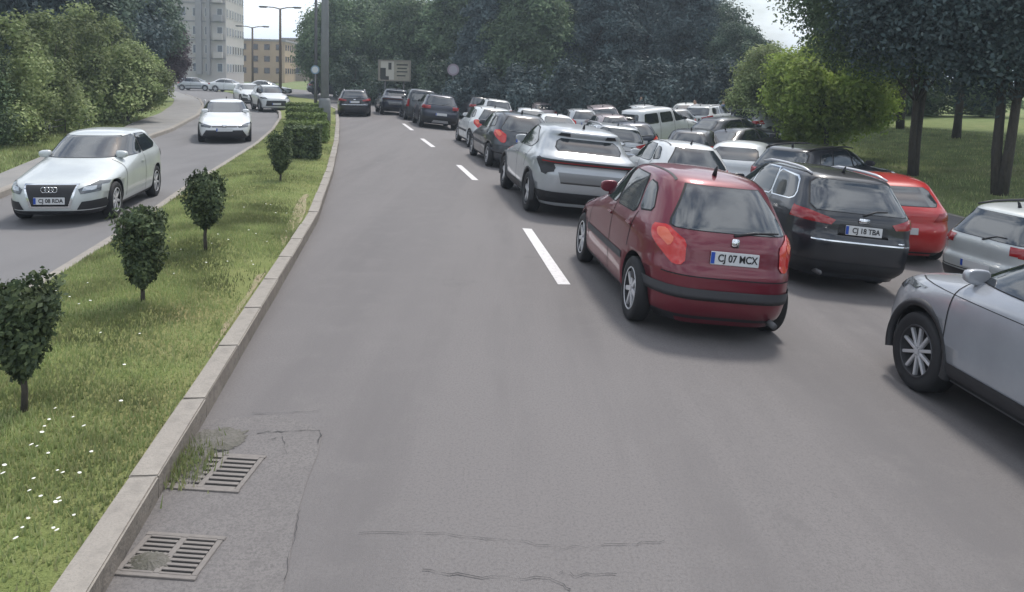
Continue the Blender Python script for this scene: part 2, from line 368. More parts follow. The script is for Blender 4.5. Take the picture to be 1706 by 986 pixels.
def rpoly(poly, r=.05):
    """cut the corners of a convex polygon"""
    o = []; n = len(poly)
    for i in range(n):
        p, a, b = Vector(poly[i]), Vector(poly[i-1]), Vector(poly[(i+1) % n])
        for q, kk in ((a, 1), (b, 1)):
            d = q - p; l = d.length; o.append(tuple(p + d * min(r / l, .33)))
    return o
def inset(poly, d):
    c = sum((Vector(p) for p in poly), Vector((0, 0))) / len(poly); o = []
    for p in poly:
        q = Vector(p) - c; o.append(tuple(c + q * (1 + d / max(q.length, .01))))
    return o

def wheel_meshes(rad, wd, spokes, dark, style=0):
    bm = bmesh.new(); seg = 36
    prof = [(rad*.66, -wd*.42), (rad*.80, -wd*.5), (rad*.94, -wd*.47), (rad, -wd*.34), (rad, wd*.34), (rad*.94, wd*.47), (rad*.80, wd*.5), (rad*.66, wd*.42)]
    rings = [[bm.verts.new((x, r_*math.cos(2*math.pi*k/seg), r_*math.sin(2*math.pi*k/seg))) for k in range(seg)] for r_, x in prof]
    for A, B in zip(rings, rings[1:]):
        for k in range(seg): bm.faces.new((A[k], A[(k+1) % seg], B[(k+1) % seg], B[k]))
    tyre = bm_mesh('tyre', bm, True)
    bm = bmesh.new()
    prof = [(rad*.67, wd*.43), (rad*.655, wd*.46), (rad*.62, wd*.43), (rad*.60, wd*.10), (rad*.2, wd*.06), (.012, wd*.06)]
    rings = [[bm.verts.new((x, r_*math.cos(2*math.pi*k/seg), r_*math.sin(2*math.pi*k/seg))) for k in range(seg)] for r_, x in prof]
    for i, (A, B) in enumerate(zip(rings, rings[1:])):
        for k in range(seg):
            q = bm.faces.new((A[k], A[(k+1) % seg], B[(k+1) % seg], B[k])); q.material_index = 1 if i >= 2 else 0
    rim = bm_mesh('rim', bm, True)
    bm = bmesh.new()
    for k in range(spokes):
        a0 = 2 * math.pi * k / spokes
        for da in ((-.11, .11) if style == 1 else (0,)):
            a = a0 + da; wsp = (.10 if style == 1 else .62 / spokes * 1.7 if spokes < 10 else .085) * rad
            rot = Matrix.Rotation(a, 3, 'X'); c = rot @ Vector((wd*.30, 0, rad*.37)); add_box(bm, c, (wd*.16, wsp, rad*.56), .006, rot)
    add_box(bm, (wd*.31, 0, 0), (wd*.2, rad*.26, rad*.26), .02)
    sp = bm_mesh('spoke', bm)
    return tyre, rim, sp

def build_car(sp, paint_m, label, cat='car', group=None, detail=2):
    """a car standing at the origin with its nose towards +Y; returns its Empty"""
    root = empty(sp.get('name', 'car')); tag(root, label, cat, group)
    B = Body(sp); L = sp['L']
    me = bpy.data.meshes.new('body'); B.bm.to_mesh(me); me.polygons.foreach_set('use_smooth', [True] * len(me.polygons))
    for q in me.polygons:
        if q.normal.z < -.5 and q.center.z < sp.get('zdark', .24): q.material_index = 1
    body = link('body', me, [paint_m, M_plastic], root)
    # wheel wells cut from the shell
    R_ = sp['tyre']; hw = max(b for a, b in sp['width']); cb = bmesh.new()
    for xw in (sp['xf'], sp['xr']):
        for s in (-1, 1):
            add_tube(cb, [(s*(hw-.28), L/2-xw, R_+.015), (s*(hw+.2), L/2-xw, R_+.015)], [R_*sp.get('arch', 1.13)]*2, 28)
    cme = bm_mesh('cut', cb); cme.materials.append(paint_m); cme.materials.append(M_plastic)
    for q in cme.polygons: q.material_index = 1
    co = bpy.data.objects.new('cut', cme); col.objects.link(co)
    md = body.modifiers.new('wells', 'BOOLEAN'); md.operation = 'DIFFERENCE'; md.object = co; md.solver = 'EXACT'
    dg = bpy.context.evaluated_depsgraph_get(); nm = bpy.data.meshes.new_from_object(body.evaluated_get(dg))
    body.modifiers.clear(); body.data = nm; nm.name = 'body'
    bpy.data.objects.remove(co)
    def piece(name, view, poly, m, off=.003, thr=.25, side=1, parent=None, lab=None, nx=2):
        p = B.patch(view, poly, off, thr, side, nx)
        if p is None: return None
        o = link(name, p, m, parent or root)
        if lab: o['label'] = lab
        return o
    # glazing
    for nm_, poly in sp['side_windows']:
        for s in (-1, 1):
            if sp.get('chrome'): fr = piece('window_frame', 'side', rpoly(inset(poly, .035), .05), M_chrome, .003, .3, s)
            else: fr = piece('window_frame', 'side', rpoly(inset(poly, .018), .05), M_rubber, .003, .3, s)
            piece('side_window', 'side', rpoly(poly, .045), sp.get('glass', M_glass), .007, .3, s)
    ws = sp['windshield']; piece('windshield_seal', 'front', rpoly(inset(ws, .02), .06), M_rubber, .003, .1, nx=.72); piece('windshield', 'front', rpoly(ws, .06), sp.get('fglass', M_glass), .006, .1, nx=.70)
    rw = sp['rear_window']; rs = piece('rear_window_seal', 'rear', rpoly(inset(rw, .02), .06), M_rubber, .003, .12); piece('rear_window', 'rear', rpoly(rw, .06), sp.get('rglass', M_glass2), .006, .12)
    for (nm_, view, poly, m, *rest) in sp.get('pieces', []):
        sym = rest[0] if rest else False; off = rest[1] if len(rest) > 1 else .004; thr = rest[2] if len(rest) > 2 else .15
        if view in ('rear', 'front'): thr = max(thr, .14)
        if view in ('side', 'corner'):
            for s in (-1, 1): piece(nm_, view, poly, m, off, thr, s)
        elif sym:
            nx_ = .86 if nm_.startswith('head') else 2
            piece(nm_, view, poly, m, off, thr, nx=nx_); piece(nm_, view, [(-y, z) for y, z in poly], m, off, thr, nx=nx_)
        else: piece(nm_, view, poly, m, off, thr)
    # door gaps and handles
    for (xa, za, xb, zb) in sp.get('seams', []):
        d = Vector((xb-xa, zb-za)).normalized(); n = Vector((-d.y, d.x)) * .0075
        for s in (-1, 1): piece('door_gap', 'side', [(xa-n.x, za-n.y), (xa+n.x, za+n.y), (xb+n.x, zb+n.y), (xb-n.x, zb-n.y)], M_seam, .0025, .3, s)
    for (xh, zh) in sp.get('handles', []):
        for s in (-1, 1):
            w_ = B.half_width(xh, zh); link('door_handle', box_mesh('door_handle', (s*(w_+.008), L/2-xh, zh), (.03, .17, .03), .01), sp.get('handle_m', paint_m), root)
    # mirrors
    xmi, zmi = sp['mirror']; wm = B.half_width(xmi, zmi+.03)
    for s in (-1, 1):
        bm = bmesh.new(); bmesh.ops.create_icosphere(bm, subdivisions=3, radius=1)
        for v_ in bm.verts: v_.co = Vector((s*(wm+.09) + .115*math.copysign(abs(v_.co.x)**.65, v_.co.x), L/2-xmi + .075*math.copysign(abs(v_.co.y)**.8, v_.co.y), zmi+.05 + (.068 - .012*s*v_.co.x)*math.copysign(abs(v_.co.z)**.65, v_.co.z)))
        for v_ in bm.verts:
            yy = L/2-xmi-.03
            if v_.co.y < yy: v_.co.y = yy - (yy-v_.co.y)*.15
        add_tube(bm, [(s*(wm-.05), L/2-xmi, zmi), (s*(wm+.06), L/2-xmi, zmi+.03)], [.03, .022], 8)
        link('side_mirror', bm_mesh('side_mirror', bm, True), sp.get('mirror_m', paint_m), root)
    # wheels
    key = ('wheel', R_, sp.get('spokes', 5), sp.get('rimdark', False), sp.get('rimstyle', 0))
    if key not in WCACHE:
        WCACHE[key] = wheel_meshes(R_, sp.get('tw', .2), key[2], key[3], key[4])
        WCACHE[key][0].materials.append(M_rubber); WCACHE[key][1].materials.append(M_alloyd if key[3] else M_alloy); WCACHE[key][1].materials.append(M_rubber); WCACHE[key][2].materials.append(M_alloy)
    ty, ri, spk = WCACHE[key]
    for xw in (sp['xf'], sp['xr']):
        for s in (-1, 1):
            e = link('wheel', ty, None, root); e.location = (s*(hw - sp.get('tw', .2)/2 - .015), L/2 - xw, R_); e.rotation_euler = (0, 0, 0 if s > 0 else math.pi)
            link('rim', ri, None, e); link('spoke', spk, None, e)
    # number plates
    def plate(yc, zc, face, xpos, text=None, tilt=0, sc=1.0):
        e = empty('number_plate'); e.parent = root; e.location = (yc, L/2 - xpos, zc); e.rotation_euler = (R(tilt), 0, 0 if face == 'rear' else math.pi)
        bm = bmesh.new(); add_box(bm, (0, 0, 0), (.52*sc, .012, .115*sc), .004); link('plate', bm_mesh('plate', bm), M_plate, e)
        bm = bmesh.new(); add_box(bm, (-.238*sc, -.0075, 0), (.04*sc, .004, .10*sc)); link('country_band', bm_mesh('country_band', bm), M_blue, e)
        if text:
            cu = bpy.data.curves.new('plate_text', 'FONT'); cu.body = text; cu.size = .09*sc; cu.align_x = 'CENTER'; cu.align_y = 'CENTER'; cu.extrude = .001; cu.offset = .002
            tmp = bpy.data.objects.new('plate_text', cu); col.objects.link(tmp); dg2 = bpy.context.evaluated_depsgraph_get()
            tme = bpy.data.meshes.new_from_object(tmp.evaluated_get(dg2)); bpy.data.objects.remove(tmp)
            tme.transform(Matrix.Translation((.028*sc, -.0085, 0)) @ Matrix.Rotation(R(90), 4, 'X')); link('plate_text', tme, M_ink, e)
    for pl in sp.get('plates', []): plate(*pl)
    for fn in sp.get('extras', []): fn(root, sp, paint_m)
    B.bm.free()
    return root
WCACHE = {}
def copy_tree(o, parent=None):
    c = o.copy(); col.objects.link(c); c.parent = parent
    for ch in list(o.children):
        if not ch.name.startswith('plate_text'): copy_tree(ch, c)
    return c
def repaint(root, old, new):
    for o in [root] + list(root.children_recursive):
        if o.type != 'MESH': continue
        for i, sl in enumerate(o.material_slots):
            if o.data.materials[i] == old: sl.link = 'OBJECT'; sl.material = new
def pose(root, x, y, head, sc=1.0, L=4.2):
    sv = sc if isinstance(sc, tuple) else (sc, sc, sc); sc = sv[1]
    """stand the car on the ground at x, y; head = degrees clockwise from +Y"""
    h = R(head); f_ = Vector((math.sin(h), math.cos(h), 0)); r_ = Vector((math.cos(h), -math.sin(h), 0))
    zf_, zb_ = gz(x+f_.x*1.3*sc, y+f_.y*1.3*sc), gz(x-f_.x*1.3*sc, y-f_.y*1.3*sc); zr_, zl_ = gz(x+r_.x*.75*sc, y+r_.y*.75*sc), gz(x-r_.x*.75*sc, y-r_.y*.75*sc)
    F3 = (f_ + Vector((0, 0, (zf_-zb_)/(2.6*sc)))).normalized(); R3 = (r_ + Vector((0, 0, (zr_-zl_)/(1.5*sc)))); U3 = R3.cross(F3).normalized(); R3 = F3.cross(U3)
    z = (zf_+zb_+zr_+zl_)/4
    M = Matrix(((R3.x, F3.x, U3.x, x), (R3.y, F3.y, U3.y, y), (R3.z, F3.z, U3.z, z), (0, 0, 0, 1)))
    root.matrix_world = M @ Matrix.Diagonal((*sv, 1))

# --- small extras
def fin(x, z):
    def f(root, sp, pm):
        link('antenna', tube_mesh('antenna', [(0, sp['L']/2-x, z-.01), (0, sp['L']/2-x-.02, z+.05), (0, sp['L']/2-x-.05, z+.09)], [.03, .02, .008], 8), M_plastic, root)
    return f
def wiper(pts):
    def f(root, sp, pm):
        link('rear_wiper', tube_mesh('rear_wiper', [(a, sp['L']/2-b, c) for a, b, c in pts], [.014, .011, .008][:len(pts)], 6), M_plastic, root)
    return f
def rails(x0, x1, z, y, m=M_alloy):
    def f(root, sp, pm):
        for s in (-1, 1):
            n = 7; pts = []
            for i in range(n):
                u = i/(n-1); pts.append((s*y, sp['L']/2-(x0+(x1-x0)*u), z + .05*math.sin(math.pi*min(max(u, .0), 1))**.35))
            link('roof_rail', tube_mesh('roof_rail', pts, [.014]+[.02]*(n-2)+[.014], 8), m, root)
    return f
def arches(m, wdt=.06):
    """plastic rings round the wheel openings"""
    def f(root, sp, pm):
        Rr = sp['tyre']*sp.get('arch', 1.13); hw = max(b for a, b in sp['width'])
        for xw in (sp['xf'], sp['xr']):
            for s in (-1, 1):
                bm = bmesh.new(); seg = 22; rows = []
                for i in range(seg+1):
                    a = math.pi*(-.08 + 1.16*i/seg); row = []
                    for (rr, dx) in ((Rr-.004, -.05), (Rr-.004, .006), (Rr+wdt*.5, .012), (Rr+wdt, -.012), (Rr+wdt, -.06)):
                        row.append(bm.verts.new((s*(hw*.985+dx), sp['L']/2-xw+rr*math.cos(a), max(sp['tyre']+.015+rr*math.sin(a), .18))))
                    rows.append(row)
                for A, Bq in zip(rows, rows[1:]):
                    for k in range(4): bm.faces.new((A[k], A[k+1], Bq[k+1], Bq[k]))
                link('arch_trim', bm_mesh('arch_trim', bm, True), m, root)
    return f
def ring_badge(face, z, n=4, r=.045):
    def f(root, sp, pm):
        y0 = sp['L']/2+.012
        for k in range(n):
            bm = bmesh.new(); cx = (k-(n-1)/2)*r*1.35
            add_tube(bm, [(cx+r*math.cos(a), y0, z+r*math.sin(a)) for a in np.linspace(0, 2*math.pi, 17)], [.006]*17, 5)
            link('badge_ring', bm_mesh('badge_ring', bm, True), M_chrome, root)
    return f
def badge(x, z, y=0, rx=.07, rz=.035, tilt=0):
    def f(root, sp, pm):
        bm = bmesh.new(); add_box(bm, (0, 0, 0), (rx*2, .015, rz*2), .007); me = bm_mesh('badge', bm, True); me.transform(Matrix.Translation((y, sp['L']/2-x, z)) @ Matrix.Rotation(R(tilt), 4, 'X')); link('badge', me, M_chrome, root)
    return f
def exhaust(y, z=.24):
    def f(root, sp, pm): link('exhaust', tube_mesh('exhaust', [(y, -sp['L']/2+.25, z), (y, -sp['L']/2+.0, z)], [.03, .03], 10), M_steel, root)
    return f

# --- body shapes
SP = {}
SP['hatch'] = dict(name='hatchback_car', L=4.03, zc=.97, nr=[(.17, 4.6), (.8, 4.2), (1.2, 3.6), (1.475, 3.0)], tyre=.305, xf=.78, xr=3.32, tw=.19, spokes=7,
    front=[(.17, .16), (.24, .04), (.42, .0), (.58, .03), (.68, .12), (.78, .42), (.88, .80), (.96, 1.06), (1.10, 1.32), (1.26, 1.62), (1.38, 1.88), (1.435, 2.12), (1.462, 2.35), (1.475, 2.62)],
    rear=[(.20, 3.90), (.28, 3.98), (.45, 4.03), (.62, 4.03), (.72, 3.985), (.86, 3.96), (.98, 3.90), (1.10, 3.80), (1.25, 3.65), (1.36, 3.52), (1.41, 3.43), (1.44, 3.25), (1.465, 3.0), (1.475, 2.75)],
    width=[(.17, .76), (.24, .83), (.42, .865), (.66, .875), (.85, .862), (.95, .835), (1.02, .80), (1.15, .745), (1.30, .675), (1.38, .62), (1.42, .55), (1.45, .42), (1.465, .28), (1.475, .10)],
    side_windows=[('f', [(1.40, .98), (1.86, 1.33), (2.30, 1.37), (2.30, .99)]), ('r', [(2.36, .99), (2.36, 1.37), (2.92, 1.36), (3.05, 1.06), (3.02, 1.0)]), ('q', [(3.12, 1.05), (3.0, 1.33), (3.22, 1.30), (3.42, 1.08)])],
    windshield=[(-.66, 1.0), (.66, 1.0), (.52, 1.37), (-.52, 1.37)], rear_window=[(-.64, 1.0), (.64, 1.0), (.60, 1.06), (.50, 1.36), (-.50, 1.36), (-.60, 1.06)],
    pieces=[('tail_light', 'corner', rpoly([(.88, .985), (.68, 1.005), (.44, .90), (.42, .70), (.52, .68), (.86, .88)], .03), M_tail2, False, .009, .25), ('tail_light_lens', 'corner', rpoly([(.80, .965), (.68, .975), (.56, .90), (.60, .83), (.78, .91)], .02), M_tailo, False, .013, .25),
            ('bumper_strip', 'rear', [(-.87, .41), (.87, .41), (.87, .51), (-.87, .51)], M_trim, False, .012, .1), ('bumper_strip_side', 'side', [(3.74, .415), (4.03, .415), (4.03, .505), (3.74, .505)], M_trim, False, .011, .2), ('hatch_gap', 'rear', [(-.70, .607), (.70, .607), (.70, .617), (-.70, .617)], M_seam, False, .003, .1),
            ('side_strip', 'side', [(1.2, .50), (2.9, .50), (2.9, .57), (1.2, .57)], M_trim, False, .008, .3), ('head_light', 'front', [(.45, .60), (.80, .66), (.76, .82), (.62, .80)], M_head, True, .006, .05), ('grille', 'front', [(-.55, .28), (.55, .28), (.45, .5), (-.45, .5)], M_plastic, False, .006, .2), ('roof_strip', 'top', [(1.95, .50), (3.35, .47), (3.35, .50), (1.95, .53)], M_plastic, False, .004, .3), ('roof_strip', 'top', [(1.95, -.50), (3.35, -.47), (3.35, -.50), (1.95, -.53)], M_plastic, False, .004, .3)],
    seams=[(1.22, .32, 1.32, .97), (2.33, .28, 2.33, 1.38), (3.05, .66, 3.12, 1.02)], handles=[(2.2, .86), (3.0, .88)], mirror=(1.42, 1.0), plates=[(0, .79, 'rear', 3.985, 'CJ 07 MCX', -4), (0, .42, 'front', -.005, None)],
    extras=[fin(3.2, 1.45), wiper([(.0, 3.905, .985), (.22, 3.885, 1.02), (.5, 3.85, 1.03)]), badge(3.955, .925, 0, .04, .04), exhaust(.5, .23)])
SP['coupe_suv'] = dict(name='crossover_car', L=4.35, zc=1.04, tyre=.345, xf=.88, xr=3.53, tw=.23, spokes=5, rimdark=True, arch=1.12,
    front=[(.22, .18), (.30, .05), (.5, .0), (.68, .03), (.78, .12), (.88, .5), (.97, .95), (1.05, 1.22), (1.2, 1.50), (1.36, 1.80), (1.47, 2.05), (1.52, 2.3), (1.548, 2.55), (1.56, 2.8)],
    rear=[(.28, 4.15), (.40, 4.27), (.58, 4.33), (.75, 4.35), (.90, 4.30), (1.00, 4.33), (1.05, 4.27), (1.10, 4.12), (1.22, 3.98), (1.36, 3.84), (1.43, 3.90), (1.47, 3.84), (1.50, 3.6), (1.53, 3.3), (1.56, 2.9)],
    width=[(.22, .80), (.32, .88), (.52, .91), (.8, .92), (.95, .905), (1.04, .86), (1.12, .81), (1.3, .73), (1.42, .66), (1.48, .60), (1.52, .5), (1.545, .32), (1.56, .10)],
    side_windows=[('f', [(1.55, 1.07), (2.02, 1.41), (2.40, 1.46), (2.40, 1.08)]), ('r', [(2.46, 1.08), (2.46, 1.46), (2.95, 1.43), (3.45, 1.22), (3.2, 1.10)])],
    windshield=[(-.70, 1.08), (.70, 1.08), (.56, 1.45), (-.56, 1.45)], rear_window=[(-.58, 1.13), (.58, 1.13), (.50, 1.33), (-.50, 1.33)],
    pieces=[('light_bar', 'rear', [(-.84, .93), (.84, .93), (.86, 1.0), (-.86, 1.0)], M_plastic, False, .010, .0), ('tail_light', 'rear', [(.62, .93), (.86, .97), (.80, .76), (.74, .74)], M_plastic, True, .012, .0), ('tail_light_strip', 'rear', [(-.8, .955), (.8, .955), (.8, .972), (-.8, .972)], M_tail, False, .014, .0), ('bumper_strip', 'rear', [(-.75, .28), (.75, .28), (.86, .47), (-.86, .47)], M_plastic, False, .012, .0), ('bumper_recess', 'rear', [(-.5, .62), (.5, .62), (.56, .80), (-.56, .80)], mat('satin_grey', (.20, .205, .21), .5, .2), False, .003, .1), ('tail_light_side', 'side', [(3.98, 1.02), (4.25, .96), (4.30, .80), (4.22, .76)], M_plastic, False, .008, .15),
            ('side_strip', 'side', [(1.3, .30), (3.1, .30), (3.1, .42), (1.3, .42)], M_plastic, False, .010, .2), ('grille', 'front', [(-.6, .35), (.6, .35), (.5, .6), (-.5, .6)], M_plastic, False, .006, .2), ('head_light', 'front', [(.45, .72), (.84, .76), (.80, .86), (.55, .84)], M_headd, True, .006, .05), ('spoiler_notch', 'rear', [(.30, 1.37), (.52, 1.37), (.48, 1.42), (.32, 1.42)], M_plastic, True, .012, .1)],
    seams=[(1.3, .42, 1.4, 1.03), (2.43, .38, 2.43, 1.47), (3.15, .75, 3.3, 1.1)], handles=[(2.25, .93), (3.1, .95)], mirror=(1.58, 1.08), plates=[(0, .5, 'front', -.005, None)], extras=[arches(M_plastic, .05), fin(3.5, 1.5)])
SP['wagon'] = dict(name='estate_car', L=4.72, zc=1.0, tyre=.325, xf=.92, xr=3.68, tw=.22, spokes=5, chrome=True,
    front=[(.18, .16), (.26, .04), (.45, .0), (.62, .03), (.72, .12), (.82, .5), (.92, .95), (1.0, 1.28), (1.14, 1.58), (1.28, 1.90), (1.40, 2.2), (1.45, 2.45), (1.478, 2.7), (1.49, 3.1)],
    rear=[(.24, 4.52), (.34, 4.66), (.50, 4.71), (.66, 4.72), (.76, 4.67), (.90, 4.66), (1.02, 4.60), (1.16, 4.48), (1.30, 4.34), (1.40, 4.28), (1.44, 4.16), (1.462, 3.9), (1.478, 3.6), (1.49, 3.3)],
    width=[(.18, .80), (.26, .87), (.45, .905), (.68, .915), (.88, .90), (.98, .875), (1.05, .835), (1.18, .775), (1.32, .71), (1.40, .655), (1.44, .57), (1.465, .44), (1.48, .28), (1.49, .1)],
    side_windows=[('f', [(1.62, 1.02), (2.12, 1.36), (2.55, 1.40), (2.55, 1.03)]), ('r', [(2.61, 1.03), (2.61, 1.40), (3.25, 1.40), (3.38, 1.06)]), ('q', [(3.44, 1.06), (3.33, 1.39), (3.95, 1.35), (4.12, 1.14), (4.05, 1.08)])],
    windshield=[(-.70, 1.04), (.70, 1.04), (.55, 1.39), (-.55, 1.39)], rear_window=[(-.70, 1.02), (.70, 1.02), (.58, 1.38), (-.58, 1.38)],
    pieces=[('tail_light', 'rear', [(.40, .92), (.46, .86), (.86, .88), (.86, 1.02), (.72, 1.0)], M_tail, True, .010, .0), ('tail_light_side', 'side', [(4.22, 1.03), (4.66, .90), (4.68, .87), (4.42, .90)], M_tail, False, .008, .1), ('plate_recess', 'rear', [(-.36, .74), (.36, .74), (.33, .88), (-.33, .88)], M_plastic, False, .004, .1), ('bumper_strip', 'rear', [(-.80, .24), (.80, .24), (.82, .40), (-.82, .40)], M_plastic, False, .010, .0), ('bumper_trim', 'rear', [(-.70, .66), (.70, .66), (.70, .675), (-.70, .675)], M_chrome, False, .006, .0),
            ('grille', 'front', [(-.5, .3), (.5, .3), (.55, .56), (-.55, .56)], M_plastic, False, .006, .2), ('head_light', 'front', [(.5, .66), (.86, .72), (.82, .86), (.7, .84)], M_head, True, .006, .05)],
    seams=[(1.38, .33, 1.46, 1.0), (2.58, .28, 2.58, 1.40), (3.42, .74, 3.5, 1.04)], handles=[(2.4, .92), (3.25, .93)], handle_m=M_chrome, mirror=(1.66, 1.03), plates=[(0, .815, 'rear', 4.685, 'CJ 18 TBA', -3), (0, .45, 'front', -.005, None)],
    extras=[rails(2.35, 4.1, 1.43, .56), wiper([(0, 4.625, 1.0), (.2, 4.585, 1.06), (.36, 4.575, 1.07)]), badge(4.665, .935, 0, .075, .033), badge(4.70, .70, .55, .05, .012), exhaust(-.55, .26), fin(3.9, 1.46)])
SP['suv'] = dict(name='suv_car', L=4.45, zc=1.10, tyre=.355, xf=.90, xr=3.55, tw=.24, spokes=10, rimdark=True, arch=1.13,
    front=[(.24, .2), (.32, .06), (.52, .0), (.72, .02), (.86, .08), (.96, .35), (1.04, .85), (1.12, 1.25), (1.26, 1.52), (1.42, 1.82), (1.53, 2.1), (1.585, 2.35), (1.61, 2.6), (1.62, 2.9)],
    rear=[(.30, 4.25), (.42, 4.38), (.58, 4.43), (.74, 4.44), (.84, 4.38), (1.0, 4.38), (1.12, 4.33), (1.26, 4.22), (1.42, 4.08), (1.52, 4.02), (1.57, 3.9), (1.595, 3.6), (1.61, 3.3), (1.62, 3.0)],
    width=[(.24, .82), (.34, .90), (.55, .92), (.82, .925), (1.0, .91), (1.09, .875), (1.16, .83), (1.3, .775), (1.45, .71), (1.53, .65), (1.575, .56), (1.60, .42), (1.612, .26), (1.62, .1)],
    side_windows=[('f', [(1.55, 1.13), (2.05, 1.48), (2.45, 1.53), (2.45, 1.14)]), ('r', [(2.51, 1.14), (2.51, 1.53), (3.10, 1.52), (3.28, 1.18)]), ('q', [(3.34, 1.19), (3.20, 1.49), (3.60, 1.46), (3.75, 1.25)])],
    windshield=[(-.74, 1.15), (.74, 1.15), (.60, 1.52), (-.60, 1.52)], rear_window=[(-.68, 1.13), (.68, 1.13), (.58, 1.50), (-.58, 1.50)],
    pieces=[('tail_light', 'rear', [(.56, .92), (.88, .92), (.86, 1.10), (.62, 1.06)], M_tail, True, .010, .0), ('tail_light_side', 'side', [(4.12, 1.08), (4.34, 1.08), (4.40, .93), (4.22, .93)], M_tail, False, .008, .1), ('bumper_strip', 'rear', [(-.85, .30), (.85, .30), (.88, .58), (-.88, .58)], M_plastic, False, .010, .0), ('skid_plate', 'rear', [(-.4, .30), (.4, .30), (.34, .42), (-.34, .42)], M_alloy, False, .016, .0),
            ('side_strip', 'side', [(1.32, .28), (3.12, .28), (3.12, .42), (1.32, .42)], M_plastic, False, .010, .2), ('grille', 'front', [(-.62, .40), (.62, .40), (.56, .72), (-.56, .72)], M_plastic, False, .006, .2), ('head_light', 'front', [(.5, .80), (.86, .83), (.84, .94), (.6, .92)], M_headd, True, .006, .05), ('crease', 'side', [(.5, .98), (3.9, .985), (3.9, .992), (.5, .987)], M_seam, False, .0015, .3)],
    seams=[(1.34, .42, 1.42, 1.08), (2.48, .40, 2.48, 1.54), (3.2, .80, 3.32, 1.16)], handles=[(2.3, .97), (3.12, .98)], mirror=(1.58, 1.13), mirror_m=M_plastic, plates=[(0, .70, 'rear', 4.45, None), (0, .52, 'front', -.005, None)], extras=[arches(M_plastic), rails(2.1, 3.9, 1.56, .56, M_plastic), fin(3.7, 1.6), wiper([(0, 4.35, 1.11), (.2, 4.29, 1.19), (.36, 4.29, 1.2)])])
SP['front_hatch'] = dict(name='hatchback_car', L=4.28, zc=.96, tyre=.315, xf=.85, xr=3.43, tw=.21, spokes=7,
    front=[(.17, .16), (.22, .04), (.40, .0), (.58, .02), (.66, .08), (.74, .35), (.84, .80), (.94, 1.20), (1.08, 1.52), (1.24, 1.86), (1.35, 2.12), (1.395, 2.32), (1.415, 2.5), (1.425, 2.75)],
    rear=[(.20, 4.10), (.28, 4.22), (.45, 4.27), (.62, 4.28), (.74, 4.22), (.88, 4.20), (.98, 4.14), (1.10, 4.0), (1.22, 3.82), (1.32, 3.7), (1.37, 3.58), (1.395, 3.4), (1.415, 3.2), (1.425, 2.95)],
    width=[(.17, .76), (.24, .84), (.42, .875), (.66, .885), (.84, .87), (.94, .84), (1.0, .80), (1.12, .745), (1.26, .68), (1.335, .625), (1.375, .55), (1.40, .42), (1.415, .28), (1.425, .10)],
    side_windows=[('f', [(1.60, .98), (2.05, 1.29), (2.55, 1.335), (2.55, .99)]), ('r', [(2.61, .99), (2.61, 1.335), (3.2, 1.31), (3.6, 1.10), (3.4, 1.02)])],
    windshield=[(-.70, .99), (.70, .99), (.55, 1.325), (-.55, 1.325)], rear_window=[(-.62, 1.02), (.62, 1.02), (.5, 1.3), (-.5, 1.3)], fglass=mat('windshield_glass', (.05, .055, .06), .06, ior=1.9),
    pieces=[('grille', 'front', [(-.30, .33), (.30, .33), (.42, .66), (-.42, .66)], M_plastic, False, .012, .1), ('grille_frame', 'front', [(-.34, .30), (.34, .30), (.46, .68), (-.46, .68)], M_chrome, False, .006, .1), ('lower_grille', 'front', [(-.82, .27), (-.44, .27), (-.52, .40), (-.80, .42)], M_plastic, False, .008, .0), ('lower_grille', 'front', [(.82, .27), (.44, .27), (.52, .40), (.80, .42)], M_plastic, False, .008, .0),
            ('head_light', 'front', [(.46, .60), (.50, .52), (.86, .56), (.86, .68), (.70, .70)], M_headd, True, .010, .0), ('head_light_chrome', 'front', [(.52, .57), (.70, .58), (.70, .64), (.54, .63)], M_head, True, .013, .0), ('bumper_lip', 'front', [(-.80, .19), (.80, .19), (.80, .24), (-.80, .24)], M_plastic, False, .010, .0), ('tail_light', 'rear', [(.5, .78), (.84, .80), (.82, .94), (.6, .92)], M_tail, True, .008, .0)],
    seams=[(1.36, .32, 1.42, .96), (2.58, .28, 2.58, 1.33)], handles=[(2.4, .84)], mirror=(1.62, .98), plates=[(0, .42, 'front', -.018, 'CJ 08 RDA'), (0, .62, 'rear', 4.285, None)], extras=[ring_badge('front', .60)])
